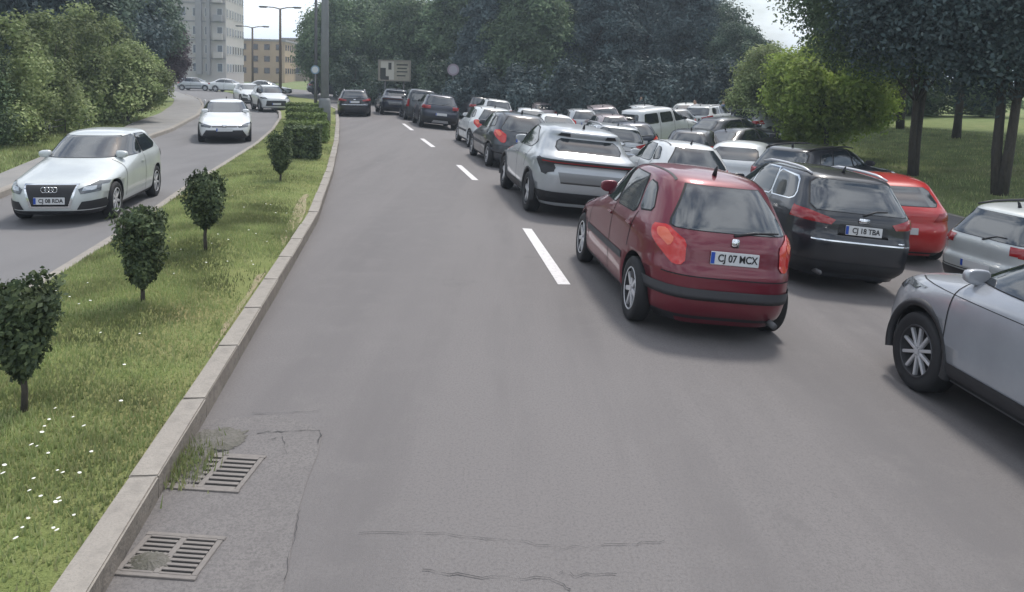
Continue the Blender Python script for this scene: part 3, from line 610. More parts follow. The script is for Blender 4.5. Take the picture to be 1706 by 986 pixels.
SP['sedan'] = dict(name='saloon_car', L=4.60, zc=.96, tyre=.32, xf=.92, xr=3.60, tw=.21, spokes=5,
    front=[(.17, .16), (.24, .05), (.42, .0), (.56, .03), (.64, .10), (.73, .42), (.84, .95), (.94, 1.32), (1.06, 1.62), (1.22, 1.98), (1.34, 2.28), (1.385, 2.48), (1.42, 2.7), (1.435, 2.95)],
    rear=[(.22, 4.40), (.32, 4.54), (.52, 4.59), (.72, 4.60), (.88, 4.57), (.98, 4.48), (1.03, 4.2), (1.07, 4.08), (1.16, 3.88), (1.26, 3.68), (1.34, 3.52), (1.39, 3.38), (1.42, 3.25), (1.435, 3.05)],
    width=[(.17, .76), (.24, .84), (.42, .88), (.66, .89), (.84, .875), (.95, .845), (1.03, .79), (1.14, .735), (1.26, .67), (1.34, .60), (1.38, .53), (1.41, .40), (1.425, .27), (1.435, .10)],
    side_windows=[('f', [(1.70, .99), (2.15, 1.28), (2.60, 1.345), (2.60, 1.0)]), ('r', [(2.66, 1.0), (2.66, 1.345), (3.2, 1.33), (3.62, 1.10), (3.55, 1.03)])],
    windshield=[(-.70, 1.0), (.70, 1.0), (.55, 1.32), (-.55, 1.32)], rear_window=[(-.62, 1.06), (.62, 1.06), (.52, 1.31), (-.52, 1.31)],
    pieces=[('grille', 'front', [(-.72, .24), (.72, .24), (.58, .46), (-.58, .46)], M_plastic, False, .010, .0), ('head_light', 'front', [(.40, .60), (.46, .54), (.87, .58), (.87, .70), (.72, .68)], M_headd, True, .008, .0), ('upper_grille', 'front', [(-.40, .56), (.40, .56), (.40, .60), (-.40, .60)], M_plastic, False, .006, .0), ('fog_light', 'front', [(.76, .28), (.84, .30), (.84, .46), (.80, .46)], M_plastic, True, .009, .0), ('tail_light', 'rear', [(.40, .80), (.87, .78), (.87, .94), (.45, .90)], M_tail, True, .008, .0)],
    seams=[(1.42, .32, 1.48, .96), (2.63, .28, 2.63, 1.34), (3.5, .7, 3.5, 1.0)], handles=[(2.45, .86), (3.35, .88)], mirror=(1.74, .99), plates=[(0, .48, 'front', -.012, None), (0, .68, 'rear', 4.61, None)], extras=[badge(-.02, .60, 0, .07, .045), fin(3.4, 1.41)])
SP['van'] = dict(name='small_van', L=4.35, zc=1.15, tyre=.32, xf=.86, xr=3.55, tw=.2, spokes=7,
    front=[(.2, .18), (.28, .05), (.5, .0), (.7, .02), (.84, .10), (.98, .45), (1.10, .80), (1.18, 1.0), (1.36, 1.28), (1.55, 1.58), (1.70, 1.85), (1.77, 2.1), (1.80, 2.35), (1.815, 2.8)],
    rear=[(.24, 4.25), (.34, 4.33), (.55, 4.35), (.8, 4.35), (1.0, 4.33), (1.2, 4.30), (1.4, 4.26), (1.58, 4.22), (1.70, 4.17), (1.76, 4.08), (1.785, 3.9), (1.80, 3.6), (1.81, 3.3), (1.815, 3.1)],
    width=[(.2, .80), (.28, .88), (.5, .905), (.8, .915), (1.0, .90), (1.12, .88), (1.3, .84), (1.5, .79), (1.64, .74), (1.72, .68), (1.77, .58), (1.795, .42), (1.81, .24), (1.815, .1)],
    side_windows=[('f', [(1.35, 1.14), (1.72, 1.52), (2.05, 1.58), (2.05, 1.12)]), ('r', [(2.22, 1.12), (2.22, 1.58), (2.95, 1.58), (2.95, 1.12)]), ('q', [(3.12, 1.12), (3.12, 1.58), (3.85, 1.58), (3.95, 1.12)])],
    windshield=[(-.74, 1.18), (.74, 1.18), (.62, 1.66), (-.62, 1.66)], rear_window=[(-.66, 1.12), (.66, 1.12), (.60, 1.58), (-.60, 1.58)],
    pieces=[('tail_light', 'rear', [(.74, .78), (.87, .78), (.82, 1.2), (.74, 1.2)], M_tail, True, .008, .0), ('bumper_strip', 'rear', [(-.88, .32), (.88, .32), (.88, .55), (-.88, .55)], M_trim, False, .01, .0), ('head_light', 'front', [(.5, .72), (.86, .75), (.82, .98), (.62, .92)], M_head, True, .006, .05), ('grille', 'front', [(-.5, .34), (.5, .34), (.45, .6), (-.45, .6)], M_plastic, False, .006, .2)],
    seams=[(1.2, .35, 1.3, 1.14), (2.14, .3, 2.14, 1.6), (3.04, .3, 3.04, 1.6)], handles=[(2.0, .98), (2.3, .98)], mirror=(1.38, 1.14), mirror_m=M_plastic, plates=[(0, .68, 'rear', 4.355, None)])
SP['dacia'] = dict(SP['suv']); SP['dacia'].update(rimstyle=0, mirror_m=None, pieces=[p for p in SP['suv']['pieces'] if p[0] not in ('tail_light', 'tail_light_side')] + [('tail_light', 'rear', [(.62, .96), (.88, .94), (.87, 1.10), (.66, 1.10)], M_tail, True, .010, .0), ('tail_light_side', 'side', [(4.10, 1.10), (4.35, 1.10), (4.40, .97), (4.16, .99)], M_tail, False, .008, .1), ('hatch_gap', 'rear', [(-.72, .60), (.72, .60), (.72, .612), (-.72, .612)], M_seam, False, .003, .1)])
SP['dacia']['mirror_m'] = PT['black']

SP['near_suv'] = dict(SP['suv']); SP['near_suv'].update(front=[(.24, .2), (.32, .06), (.52, .0), (.72, .02), (.86, .08), (.97, .26), (1.05, .62), (1.12, .95), (1.26, 1.24), (1.42, 1.56), (1.53, 1.86), (1.585, 2.15), (1.61, 2.5), (1.62, 2.9)], mirror=(1.36, 1.12),
    side_windows=[('f', [(1.30, 1.14), (1.80, 1.48), (2.35, 1.53), (2.35, 1.14)])] + SP['suv']['side_windows'][1:], handles=[(2.2, .97), (3.12, .98)], seams=[(1.26, .42, 1.28, 1.10), (2.43, .40, 2.43, 1.54), (3.2, .80, 3.32, 1.16)], mirror_m=None)
SP['near_suv']['mirror_m'] = PT['grey']
# --- placing
def wheel_pose(px_rear, px_front, sp, side=-1):
    """centre and heading from where the rear and front wheel of one side touch the road"""
    a, b = G(*px_rear), G(*px_front); d = (b - a).to_2d(); h = math.atan2(d.x, d.y)
    hw = max(v for k, v in sp['width']); r_ = Vector((math.cos(h), -math.sin(h))); f_ = Vector((math.sin(h), math.cos(h)))
    mid = (a.to_2d() + b.to_2d()) / 2; c = mid - r_ * side * (hw - .05) + f_ * ((sp['xf'] + sp['xr']) / 2 - sp['L'] / 2)
    return c.x, c.y, math.degrees(h), d.length / (sp['xr'] - sp['xf'])
def road_heading(y): return math.degrees(math.atan2(interp(y+2, XD) - interp(y-2, XD), 4))
def road_pose(t, y): return interp(y, XD) + t / .975, y, road_heading(y)
CARS = []
def add(spk, pm, label, pos, sc=1.0, group='cars queueing on the road'):
    sp = SP[spk]; c = build_car(sp, PT[pm], label, 'van' if spk == 'van' else 'car', group)
    pose(c, pos[0], pos[1], pos[2], sc); CARS.append((c, spk, pm)); return c
def addcopy(src, pm, label, pos, sc=1.0, group='cars queueing on the road'):
    root, spk, pm0 = next(q for q in CARS if q[1] == src); c = copy_tree(root)
    repaint(c, PT[pm0], PT[pm]); c['label'] = label; c['group'] = group
    pose(c, pos[0], pos[1], pos[2], sc); return c

# ------------------------------------------------------------------ the cars of the photograph
x, y, h, k = wheel_pose((1044, 533), (963, 433), SP['hatch'])
add('hatch', 'red', 'dark red hatchback seen from behind with orange tail lights beside the lane dash', (x - .05, y, h), (.92, .96, 1.07))
x, y, h, k = wheel_pose((882, 353), (839, 311), SP['coupe_suv'])
add('coupe_suv', 'silver', 'silver crossover with black light bar and split roof spoiler ahead of the red hatchback', (x, y, h), 1.06)
add('wagon', 'black', 'black estate car with chrome window frames and roof rails right of the dark red hatchback', (4.42, 11.7, -3), (.95, .95, 1.06))
gx = SP['near_suv']; a = G(1520, 648)
hd = R(-5); cpos = Vector((a.x, a.y)) + Vector((math.cos(hd), -math.sin(hd))) * (.86 * .92) - Vector((math.sin(hd), math.cos(hd))) * ((gx['L']/2 - gx['xf']) * .92)
add('near_suv', 'grey', 'grey SUV cut off by the picture edge with ten-spoke alloy wheel', (cpos.x, cpos.y, -5), (.92, .92, .96))
add('suv', 'navy', 'dark navy SUV seen from behind, first after the white hatchback in the queue', (*road_pose(1.35, 36.4),), 1.0)
fh = SP['front_hatch']; a = G(196, 362); hd = R(170); fx, fy_ = math.sin(hd), math.cos(hd); k = .82
x = a.x + fy_*(.86*k) - fx*((fh['L']/2-fh['xf'])*k); y = a.y - fx*(.86*k) - fy_*((fh['L']/2-fh['xf'])*k)
add('front_hatch', 'pale', 'pale silver hatchback with four-ring grille driving towards the camera beyond the median', (x, y, 170), (.82, .82, .92), 'cars coming the other way')
add('sedan', 'white', 'white saloon with wide black lower grille following the pale silver hatchback', (-10.05, 25.9, 160), .95, 'cars coming the other way')
add('van', 'white', 'small white van with two square dark side windows standing side-on among the cars', (6.9, 34, 58), .95)
add('dacia', 'pale', 'pale silver SUV parked rear towards the road behind the grey SUV', (8.15, 10.2, 77), .88, 'cars parked by the park')
# queue in the right lane, further on
addcopy('hatch', 'dark', 'charcoal hatchback ahead of the silver crossover', (*road_pose(1.75, 22.0),), 1.06)
addcopy('hatch', 'white', 'white hatchback ahead of the charcoal hatchback', (*road_pose(2.1, 27.6),), 1.02)
addcopy('van', 'dark', 'charcoal van partly hidden behind the navy SUV near the round sign', (-5.35, 41.2, -14), .95)
addcopy('coupe_suv', 'navy', 'dark crossover between the two other dark cars under the billboard', (-7.35, 45.2, -16), 1.0)
addcopy('wagon', 'black', 'black estate car beside the utility pole at the far end of the lane', (-9.15, 42.6, -13), 1.0)
addcopy('suv', 'white', 'white SUV with only its roof showing right of the navy SUV', (-1.3, 43, -12), 1.0)
# second and third columns on the right
addcopy('hatch', 'white', 'white hatchback directly behind the roof of the dark red hatchback', (3.6, 17.0, -6), 1.0)
addcopy('sedan', 'white', 'white saloon just beyond the silver crossover roof', (1.5, 31.0, -10), 1.0)
addcopy('hatch', 'rose', 'rose grey hatchback between the white saloon and the small white van', (4.2, 33.5, -8), 1.0)
addcopy('suv', 'rose', 'rose grey SUV behind the rose grey hatchback', (4.6, 39.5, -6), 1.0)
addcopy('sedan', 'black', 'black saloon with arched roof side-on beyond the small white hatchback', (8.2, 25.5, 52), 1.0, 'cars parked by the park')
addcopy('front_hatch', 'white', 'white car with its roof between the black saloon and the dark SUV', (6.6, 20.6, 28), 1.0, 'cars parked by the park')
addcopy('suv', 'black', 'black SUV with pale sky on its roof behind the black estate car', (7.7, 17.9, 56), .97, 'cars parked by the park')
addcopy('front_hatch', 'scarlet', 'bright red hatchback parked between the black estate and the pale silver SUV', (6.95, 14.2, 12), .98, 'cars parked by the park')
addcopy('hatch', 'silver', 'silver hatchback far back under the dark trees', (7.5, 36.5, -20), 1.0)
addcopy('wagon', 'white', 'white estate car far back right of the silver hatchback', (10.5, 38.5, 40), 1.0)
addcopy('sedan', 'pale', 'pale saloon behind the small white van', (10.0, 42, 20), 1.0)
addcopy('suv', 'silver', 'silver SUV right of the small white van by the shrubs', (11.6, 33.5, 50), 1.0, 'cars parked by the park')
addcopy('hatch', 'navy', 'navy hatchback left of the small white van', (4.3, 28.2, -8), 1.0)
addcopy('wagon', 'silver', 'silver estate car in the middle lane beyond the white hatchback', (2.9, 24.2, -8), 1.0)
addcopy('front_hatch', 'rose', 'rose grey car far back between the trees and the rose grey SUV', (1.6, 47.5, -12), 1.0)
for s_, c_, p_, lb in [('hatch', 'silver', (3.3, 38.3, -10), 'silver hatchback behind the rose grey hatchback'), ('suv', 'black', (-2.4, 48.5, -14), 'black SUV far back right of the charcoal van'), ('sedan', 'silver', (.6, 37.2, -11), 'silver saloon ahead of the white saloon'), ('hatch', 'white', (6.9, 40.2, -5), 'white hatchback far back above the small white van'), ('front_hatch', 'dark', (9.2, 30.2, 60), 'charcoal hatchback right of the small white van'),
        ('hatch', 'dark', (6.1, 24.6, 20), 'charcoal hatchback left of the black arched saloon'), ('wagon', 'dark', (-5.6, 51, -18), 'charcoal estate car farthest in the queue under the billboard'), ('suv', 'silver', (13.2, 40.5, 30), 'silver SUV far back by the people under the trees')]: addcopy(s_, c_, lb, p_)
# the other carriageway and the far car park
addcopy('suv', 'white', 'white SUV with dark front following the white saloon', (-14.6, 44.5, 152), .95, 'cars coming the other way')
addcopy('front_hatch', 'white', 'white hatchback at the bend behind the white SUV', (-19.6, 55, 150), 1.0, 'cars coming the other way')
far_park = [('sedan', 'silver', -24.5, 74, 80, 'silver saloon parked far back left of the brown lamp post'), ('suv', 'dark', -19.5, 78, 70, 'charcoal SUV parked far back right of the brown lamp post'), ('hatch', 'white', -15.5, 73, 75, 'white hatchback parked far back beyond the hedges'),
            ('wagon', 'navy', -13.2, 66, 60, 'navy estate car parked far back beside the utility pole'), ('sedan', 'white', -30.5, 80, 95, 'white saloon parked far back below the tower block'), ('hatch', 'silver', -35.0, 82, 90, 'silver hatchback parked at the foot of the tower block'), ('suv', 'black', -10.3, 60, -20, 'black SUV at the far bend right of the utility pole')]
for s, c, x, y, h, lb in far_park: addcopy(s, c, lb, (x, y, h), 1.0, 'cars parked far back')

# ------------------------------------------------------------------ vegetation
rng = np.random.default_rng(3)
def leaves(name, c, nrm, size, aspect=.55, smooth=False):
    """diamond leaves at c facing nrm"""
    n = len(c); nrm = nrm / (np.linalg.norm(nrm, axis=1, keepdims=True) + 1e-9)
    r = rng.normal(size=(n, 3)); a = np.cross(nrm, r); a /= (np.linalg.norm(a, axis=1, keepdims=True) + 1e-9); b = np.cross(nrm, a)
    s = size[:, None] if np.ndim(size) else size
    v = np.stack([c - a*s, c + b*s*aspect + nrm*s*.15, c + a*s, c - b*s*aspect + nrm*s*.15], 1).reshape(-1, 3)
    f = np.arange(4*n).reshape(-1, 4)
    return mesh_np(name, v, f)
def clump_cloud(clumps, per, size, flat=1.0, seed=0, droop=0):
    C, N, S = [], [], []
    for (cx, cy, cz, r_) in clumps:
        n = int(per * r_**2 / 1.0); d = rng.normal(size=(n, 3)); d /= np.linalg.norm(d, axis=1, keepdims=True)
        rad = r_ * (rng.random(n) ** .45) * (1 + .16*np.clip(rng.normal(size=n), -1.5, 1.5))
        p = d * rad[:, None]; p[:, 2] *= flat; p[:, 2] -= droop * (p[:, 0]**2 + p[:, 1]**2) / r_
        C.append(p + (cx, cy, cz)); N.append(d*.7 + rng.normal(size=(n, 3))*.55 + (0, 0, .5)); S.append(size * (.6 + .8*rng.random(n)))
    return np.concatenate(C), np.concatenate(N), np.concatenate(S)
def make_tree(H_, Rr, bole, nclump, per, size, seed, crown='round', lean=(0, 0), stems=1, rtrunk=.18):
    """meshes of a trunk with limbs and of a crown of leaves"""
    r = random.Random(seed); bm = bmesh.new(); clumps = []; sk = []
    for s in range(stems):
        ox = (s - (stems-1)/2) * rtrunk*1.6; tl = H_*.8 if crown == 'cone' else bole + (H_-bole)*.55
        top = Vector((lean[0]*tl + ox*4, lean[1]*tl, tl)); pts = [Vector((ox*.5, 0, -.1)).lerp(top, i/5) + Vector((r.uniform(-.06, .06)*i, r.uniform(-.06, .06)*i, 0)) for i in range(6)]
        add_tube(bm, pts, [rtrunk*1.25, rtrunk, rtrunk*.85, rtrunk*.65, rtrunk*.45, rtrunk*.22], 9); sk.append(pts)
    for i in range(nclump):
        ga = i*2.39996 + r.uniform(-.4, .4); u = (i+.5)/nclump
        if crown == 'round':
            zz = 1 - 2*u; rr = math.sqrt(max(0, 1-zz*zz)); kk = r.uniform(.55, .95)
            p = Vector((rr*math.cos(ga)*Rr*kk, rr*math.sin(ga)*Rr*kk, bole + (H_-bole)*(.5+.5*zz*kk*.95))); cr = Rr*r.uniform(.26, .42)
        elif crown == 'cone':
            h_ = bole + (H_-bole)*u; rr = Rr*(1-u)**.75*r.uniform(.45, 1.0)+.1; p = Vector((rr*math.cos(ga), rr*math.sin(ga), h_)); cr = Rr*(.20+.22*(1-u))*r.uniform(.8, 1.25)
        else:      # bush: leaves down to the ground
            h_ = H_*(.08+.84*u); rr = Rr*math.sqrt(max(.05, 1-(u*1.05-.15)**2))*r.uniform(.2, .85); p = Vector((rr*math.cos(ga), rr*math.sin(ga), h_)); cr = Rr*r.uniform(.28, .45)*(1.1-.5*u)
        p += Vector((lean[0]*p.z, lean[1]*p.z, 0)); clumps.append((p.x, p.y, p.z, cr))
        st = sk[i % stems]; b0 = st[min(5, 2+i % 3)]
        if crown != 'bush' and i % 2 == 0: mid = b0.lerp(p, .5) + Vector((0, 0, .12)); add_tube(bm, [b0, mid, p], [rtrunk*.34, rtrunk*.2, rtrunk*.07], 5)
    if crown == 'bush':
        for i in range(5): a_ = i*1.256; add_tube(bm, [(0, 0, -.1), (.25*Rr*math.cos(a_), .25*Rr*math.sin(a_), H_*.4), (.5*Rr*math.cos(a_), .5*Rr*math.sin(a_), H_*.75)], [rtrunk*.5, rtrunk*.35, rtrunk*.1], 5)
    trunk = bm_mesh('trunk', bm, True)
    C, N, S = clump_cloud(clumps, per, size, .8 if crown == 'round' else (.5 if crown == 'cone' else 1.0), seed, .35 if crown == 'cone' else 0)
    C[:, 2] = np.maximum(C[:, 2], .05)
    return trunk, leaves('crown', C, N, S)
def tree(name, meshes, lm, bark, loc, label, cat='tree', group=None, rz=0, sc=1.0, sz=1.0):
    root = empty(name, loc, rz); root.scale = (sc, sc, sc*sz); tag(root, label, cat, group)
    for q, m in ((meshes[0], bark), (meshes[1], lm)):
        o = link('trunk' if q is meshes[0] else 'crown', q, None, root)
        if not q.materials: q.materials.append(m)
        o.material_slots[0].link = 'OBJECT'; o.material_slots[0].material = m
    return root
T_round = make_tree(9, 3.6, 1.6, 46, 800, .115, 11); T_round2 = make_tree(8.5, 4.0, 1.2, 50, 720, .118, 12); T_cone = make_tree(12, 3.6, .4, 70, 900, .11, 13, 'cone')
T_cone2 = make_tree(11, 4.2, .3, 76, 800, .12, 17, 'cone')
T_bush = make_tree(3.4, 1.5, 0, 30, 2600, .05, 14, 'bush', rtrunk=.1); T_bush2 = make_tree(3.1, 1.35, 0, 26, 2600, .048, 19, 'bush', rtrunk=.1); T_low = make_tree(3.0, 1.9, 0, 26, 1000, .085, 21, 'bush', rtrunk=.1)
T_right = make_tree(9.5, 4.3, 3.5, 46, 1500, .068, 15, 'round', (-.03, 0), 2, .12); T_right2 = make_tree(9, 4.4, 3.3, 46, 1500, .068, 16, 'round', (-.02, 0), 2, .13)
T_light = make_tree(5.2, 2.6, .7, 38, 1300, .085, 18, 'round', (0, 0), 1, .10)
def at(px, Y): p = P(px, 140, Y); return (p.x, p.y, gz(p.x, p.y) if p.x > xd(Y) else .1)
# left of the far carriageway: olive bushes, dark trees behind
for px, Y, s, m_, t, rz, lb in [(8, 21.5, 1.12, L_olive, T_bush, 0, 'pale olive bush nearest the picture edge on the left verge'), (72, 25, 1.35, L_olive, T_bush2, 2, 'tall pale olive bush second from the picture edge on the left verge'), (132, 29, 1.4, L_olive, T_bush, 1, 'pale olive bush in the middle of the left verge row'), (186, 33, 1.45, L_olive, T_bush2, 4, 'pale olive bush at the far end of the left verge row'), (-40, 20, .95, L_mid, T_bush2, 3, 'green bush half out of the picture on the left verge')]:
    tree('verge_bush', t, m_, M_barkg, at(px, Y), lb, 'bush', 'bushes on the left verge', rz, s)
for px, Y, s, m_, t, rz, lb in [(-20, 33, 1.0, L_blue, T_round, 0, 'dark bluish tree behind the bushes at the picture edge'), (75, 38, 1.0, L_dark, T_round2, 1, 'dark tree behind the second olive bush'), (150, 44, .95, L_blue, T_round2, 2.5, 'dark bluish tree with gap of sky beside it, behind the olive bushes'), (185, 46, 1.1, L_dark, T_round, 3.3, 'tall dark tree left of the tower block'), (255, 52, .66, L_plum, T_round, 5, 'purple-leaved tree in front of the tower block')]:
    tree('dark_tree', t, m_, M_bark, at(px, Y), lb, 'tree', 'trees behind the left verge', rz, s)
tree('young_tree', T_light, L_olive, M_bark, at(212, 31), 'small tree with slim trunk at the far end of the olive bushes', 'tree', None, 1, .62)
# green wall of trees ahead
for i, (px, Y, s, m_, t, lb) in enumerate([(558, 78, 1.0, L_mid, T_round, 'green tree behind the utility pole'), (575, 70, 1.15, L_mid, T_round2, 'large green tree right of the utility pole'), (640, 74, 1.2, L_mid, T_round, 'tall green tree directly above the billboard'), (705, 66, 1.15, L_mid, T_round2, 'broad green tree between billboard and round sign'),
        (760, 62, 1.1, L_mid, T_cone2, 'dark conifer behind the round sign'), (820, 56, 1.0, L_blue, T_cone, 'bluish conifer right of the round sign'), (885, 54, 1.05, L_mid, T_cone2, 'dark drooping conifer above the silver crossover'), (950, 58, 1.1, L_blue, T_cone2, 'bluish conifer above the rose grey hatchback'),
        (1010, 54, 1.0, L_blue, T_cone, 'dark bluish conifer left of the small white van'), (1075, 57, 1.1, L_blue, T_cone2, 'dark bluish conifer above the small white van'), (1140, 53, 1.0, L_blue, T_cone, 'dark conifer right of the small white van'), (1172, 55, .9, L_dark, T_round2, 'dark broad tree before the gap of white sky'), (1232, 50, .66, L_dark, T_round, 'lower dark tree at the edge of the white sky gap'),
        (610, 92, 1.3, L_mid, T_round2, 'dark tree far behind the billboard'), (860, 72, 1.35, L_blue, T_round, 'tall bluish tree far behind the drooping conifer'), (1040, 74, 1.35, L_blue, T_round2, 'tall bluish tree far behind the white van'), (730, 84, 1.3, L_mid, T_round2, 'tall green tree far behind the round sign'), (960, 76, 1.4, L_dark, T_round2, 'tall dark tree far behind the rose grey cars'), (1135, 76, 1.2, L_dark, T_round, 'tall dark tree far behind the broad dark tree')]):
    tree('conifer_tree' if t in (T_cone, T_cone2) else 'park_tree', t, m_, M_bark, at(px, Y), lb, 'tree', 'trees ahead of the queue', i*1.7, s)
# low dark shrubs under them
for i, (px, Y, lb) in enumerate([(590, 60, 'dark green shrub low behind the black estate car'), (660, 58, 'dark green shrub under the billboard'), (735, 54, 'dark green shrub left of the round sign post'), (800, 50, 'dark shrub right of the round sign post'), (870, 48, 'dark shrub low behind the silver crossover'), (945, 47, 'dark shrub low behind the rose grey SUV'), (1015, 46, 'dark shrub left of the white van roof'), (1085, 46, 'dark shrub above the white van roof'), (1155, 45, 'dark shrub right of the white van'), (1225, 43, 'dark shrub at the foot of the light green tree')]):
    tree('low_shrub', T_low, L_dark if i < 3 else L_blue, M_bark, at(px, Y), lb, 'shrub', 'shrubs under the trees ahead', i*1.3, 1.25)
# right side
tree('light_green_tree', T_light, L_lite, M_barkg, at(1382, 27), 'light yellow-green young tree left of the big dark trees', 'tree', None, .5, .86)
tree('light_green_tree', T_light, L_olive, M_barkg, at(1298, 33), 'grey-green young tree at the edge of the white sky gap', 'tree', None, 2.5, .8)
for px, Y, s, m_, t, rz, lb in [(1532, 22.5, .84, L_mid, T_right, 0, 'dark broad tree with forked trunk behind the bright red hatchback'), (1680, 19, .95, L_blue, T_right2, 2, 'dark tree with twin trunks at the picture edge'), (1600, 33, 1.15, L_dark, T_right2, 4, 'dark bluish tree behind the two forked trees'), (1505, 38, 1.15, L_mid, T_right, 5, 'dark green tree above the light green tree'), (1760, 27, 1.1, L_blue, T_right, 1, 'dark bluish tree half out of the picture on the right'), (1440, 48, .82, L_mid, T_round2, 3, 'grey-green tree far behind the light green tree')]:
    tree('park_tree', t, m_, M_bark, at(px, Y), lb, 'tree', 'trees in the park on the right', rz, s)
for i, (px, Y, lb) in enumerate([(1440, 46, 'low shrub on the far edge of the park lawn'), (1540, 47, 'low shrub far behind the forked tree'), (1640, 46, 'low shrub far behind the twin trunks')]):
    tree('low_shrub', T_low, L_mid, M_bark, at(px, Y), lb, 'shrub', 'shrubs at the far edge of the park', i*2, 1.1)
# clipped shrubs on the median
def topiary(h_, bole, prof, n, size, seed):
    r = np.random.default_rng(seed); bm = bmesh.new(); rr_ = random.Random(seed)
    add_tube(bm, [(0, 0, -.05), (.01, .0, bole*.6), (-.01, .01, bole+.1), (0, 0, h_*.7)], [.024, .02, .018, .008], 8)
    for i in range(9): a_ = i*2.4; hh = bole + (h_-bole)*(.3+.6*rr_.random()); q = float(np.interp(hh, [p[0] for p in prof], [p[1] for p in prof]))*.85; add_tube(bm, [(0, 0, bole*.8+.05*(i % 3)), (q*.5*math.cos(a_), q*.5*math.sin(a_), (bole+hh)/2), (q*math.cos(a_), q*math.sin(a_), hh)], [.010, .007, .003], 5)
    tr = bm_mesh('trunk', bm, True)
    z = bole + (h_-bole)*r.random(n)**.85; th = r.random(n)*2*math.pi; u = r.random(n)**.5
    lump = 1 + .16*np.sin(3*th+z*9+seed) + .11*np.sin(5*th-z*23) + .07*np.sin(9*th+z*31) + .09*r.normal(size=n)*(r.random(n) < .4)
    z = z + (.05*np.sin(4*th+seed) + .03*np.sin(9*th))*np.clip((z-bole)/(h_-bole)-.6, 0, 1)*2.2
    q = np.interp(z, [p[0] for p in prof], [p[1] for p in prof])*u*lump
    C = np.stack([q*np.cos(th), q*np.sin(th), z + .015*r.normal(size=n)], 1)
    N = np.stack([np.cos(th), np.sin(th), np.full(n, .45)], 1) + r.normal(size=(n, 3))*.55
    return tr, leaves('crown', C, N, size*(.5+1.0*r.random(n)))
TP = [topiary(.86, .24, [(.24, .03), (.34, .12), (.5, .165), (.7, .215), (.86, .235)], 6500, .022, 1), topiary(.92, .17, [(.17, .03), (.24, .12), (.36, .17), (.55, .21), (.8, .235), (.92, .225)], 6500, .022, 2), topiary(.92, .30, [(.30, .05), (.40, .15), (.55, .215), (.72, .24), (.86, .215), (.92, .13)], 6000, .022, 3)]
for i, (px, t, s, lb) in enumerate([((40, 690), 0, .94, 'clipped goblet shrub with thin forked trunk nearest the camera on the median'), ((238, 507), 1, .93, 'dense clipped shrub tapering to its foot, second on the median'), ((343, 420), 2, 1.0, 'round-headed clipped shrub on a bare stem, third on the median'), ((467, 302), 1, 1.0, 'dark clipped shrub before the hedge blocks, fourth on the median')]):
    q = Gm(*px); q.z = medz(q.x, q.y); tree('clipped_shrub', TP[t], L_top, M_bark, q, lb, 'shrub', 'clipped shrubs on the median', i*1.9, s)
def hedge_mesh(sx, sy, sz, n, size, seed):
    r = np.random.default_rng(seed); p = r.random((n, 3)); face = r.integers(0, 4, n)
    u = 1 - .12*r.random(n)
    p[face == 0, 2] = u[face == 0]; p[face == 1, 1] = 1-u[face == 1]; p[face == 2, 0] = u[face == 2]; p[face == 3, 0] = 1-u[face == 3]
    C = (p - (.5, .5, 0)) * (sx, sy, sz) + r.normal(size=(n, 3))*.02
    C[:, 2] = np.maximum(C[:, 2], .03); N = r.normal(size=(n, 3))*.5 + np.where((face == 0)[:, None], (0, 0, 1.), (0, -.7, .3))
    return leaves('foliage', C, N, size*(.6+.8*r.random(n)))
HM = [hedge_mesh(.85, 1.0, .8, 5000, .04, 5), hedge_mesh(1.3, 1.0, .6, 6000, .04, 6)]
for i, (px, t, s, lb) in enumerate([((505, 262), 0, 1.0, 'dark clipped hedge block nearest on the median'), ((512, 235), 1, 1.0, 'clipped hedge block second along the median'), ((512, 218), 1, 1.05, 'clipped hedge block third along the median'), ((510, 206), 1, 1.1, 'clipped hedge block fourth along the median'), ((506, 197), 1, 1.15, 'clipped hedge block farthest along the median')]):
    q = Gm(*px); q.z = medz(q.x, q.y); root = empty('hedge_block', q, R(12)); tag(root, lb, 'hedge', 'hedge blocks on the median'); root.scale = (s, s, s)
    o = link('foliage', HM[t], None, root)
    if not HM[t].materials: HM[t].materials.append(L_hedge)
    o.material_slots[0].link = 'OBJECT'; o.material_slots[0].material = L_top if i == 0 else L_hedge
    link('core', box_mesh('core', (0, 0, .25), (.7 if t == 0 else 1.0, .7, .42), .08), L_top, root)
M_bare = mat('bare_soil', (.24, .20, .125), .95, noise=[(5, (.20, .205, .09), .42, .6), (30, (.29, .24, .16), .5, .7)], bump=(50, .8, .02))
for poly_ in ([(455, 440), (440, 500), (395, 570), (350, 640), (322, 640), (345, 580), (390, 510), (430, 450)], [(300, 690), (285, 740), (245, 800), (215, 800), (245, 740), (275, 690)], [(515, 320), (500, 370), (478, 405), (462, 400), (488, 350), (505, 320)]):
    pp_ = [Gm(*p) for p in poly_]
    for _ in range(2): pp_ = [q for a, b in zip(pp_, pp_[1:] + pp_[:1]) for q in (a.lerp(b, .25), a.lerp(b, .75))]
    bm = bmesh.new(); bm.faces.new([bm.verts.new((min(q.x+random.uniform(-.03, .03), xd(q.y)-KW-.19), q.y, medz(min(q.x, xd(q.y)-KW-.19), q.y)+.006)) for q in pp_]); bmesh.ops.triangulate(bm, faces=bm.faces[:])
    tag(link('bare_soil', bm_mesh('bare_soil', bm), M_bare), kind='structure')
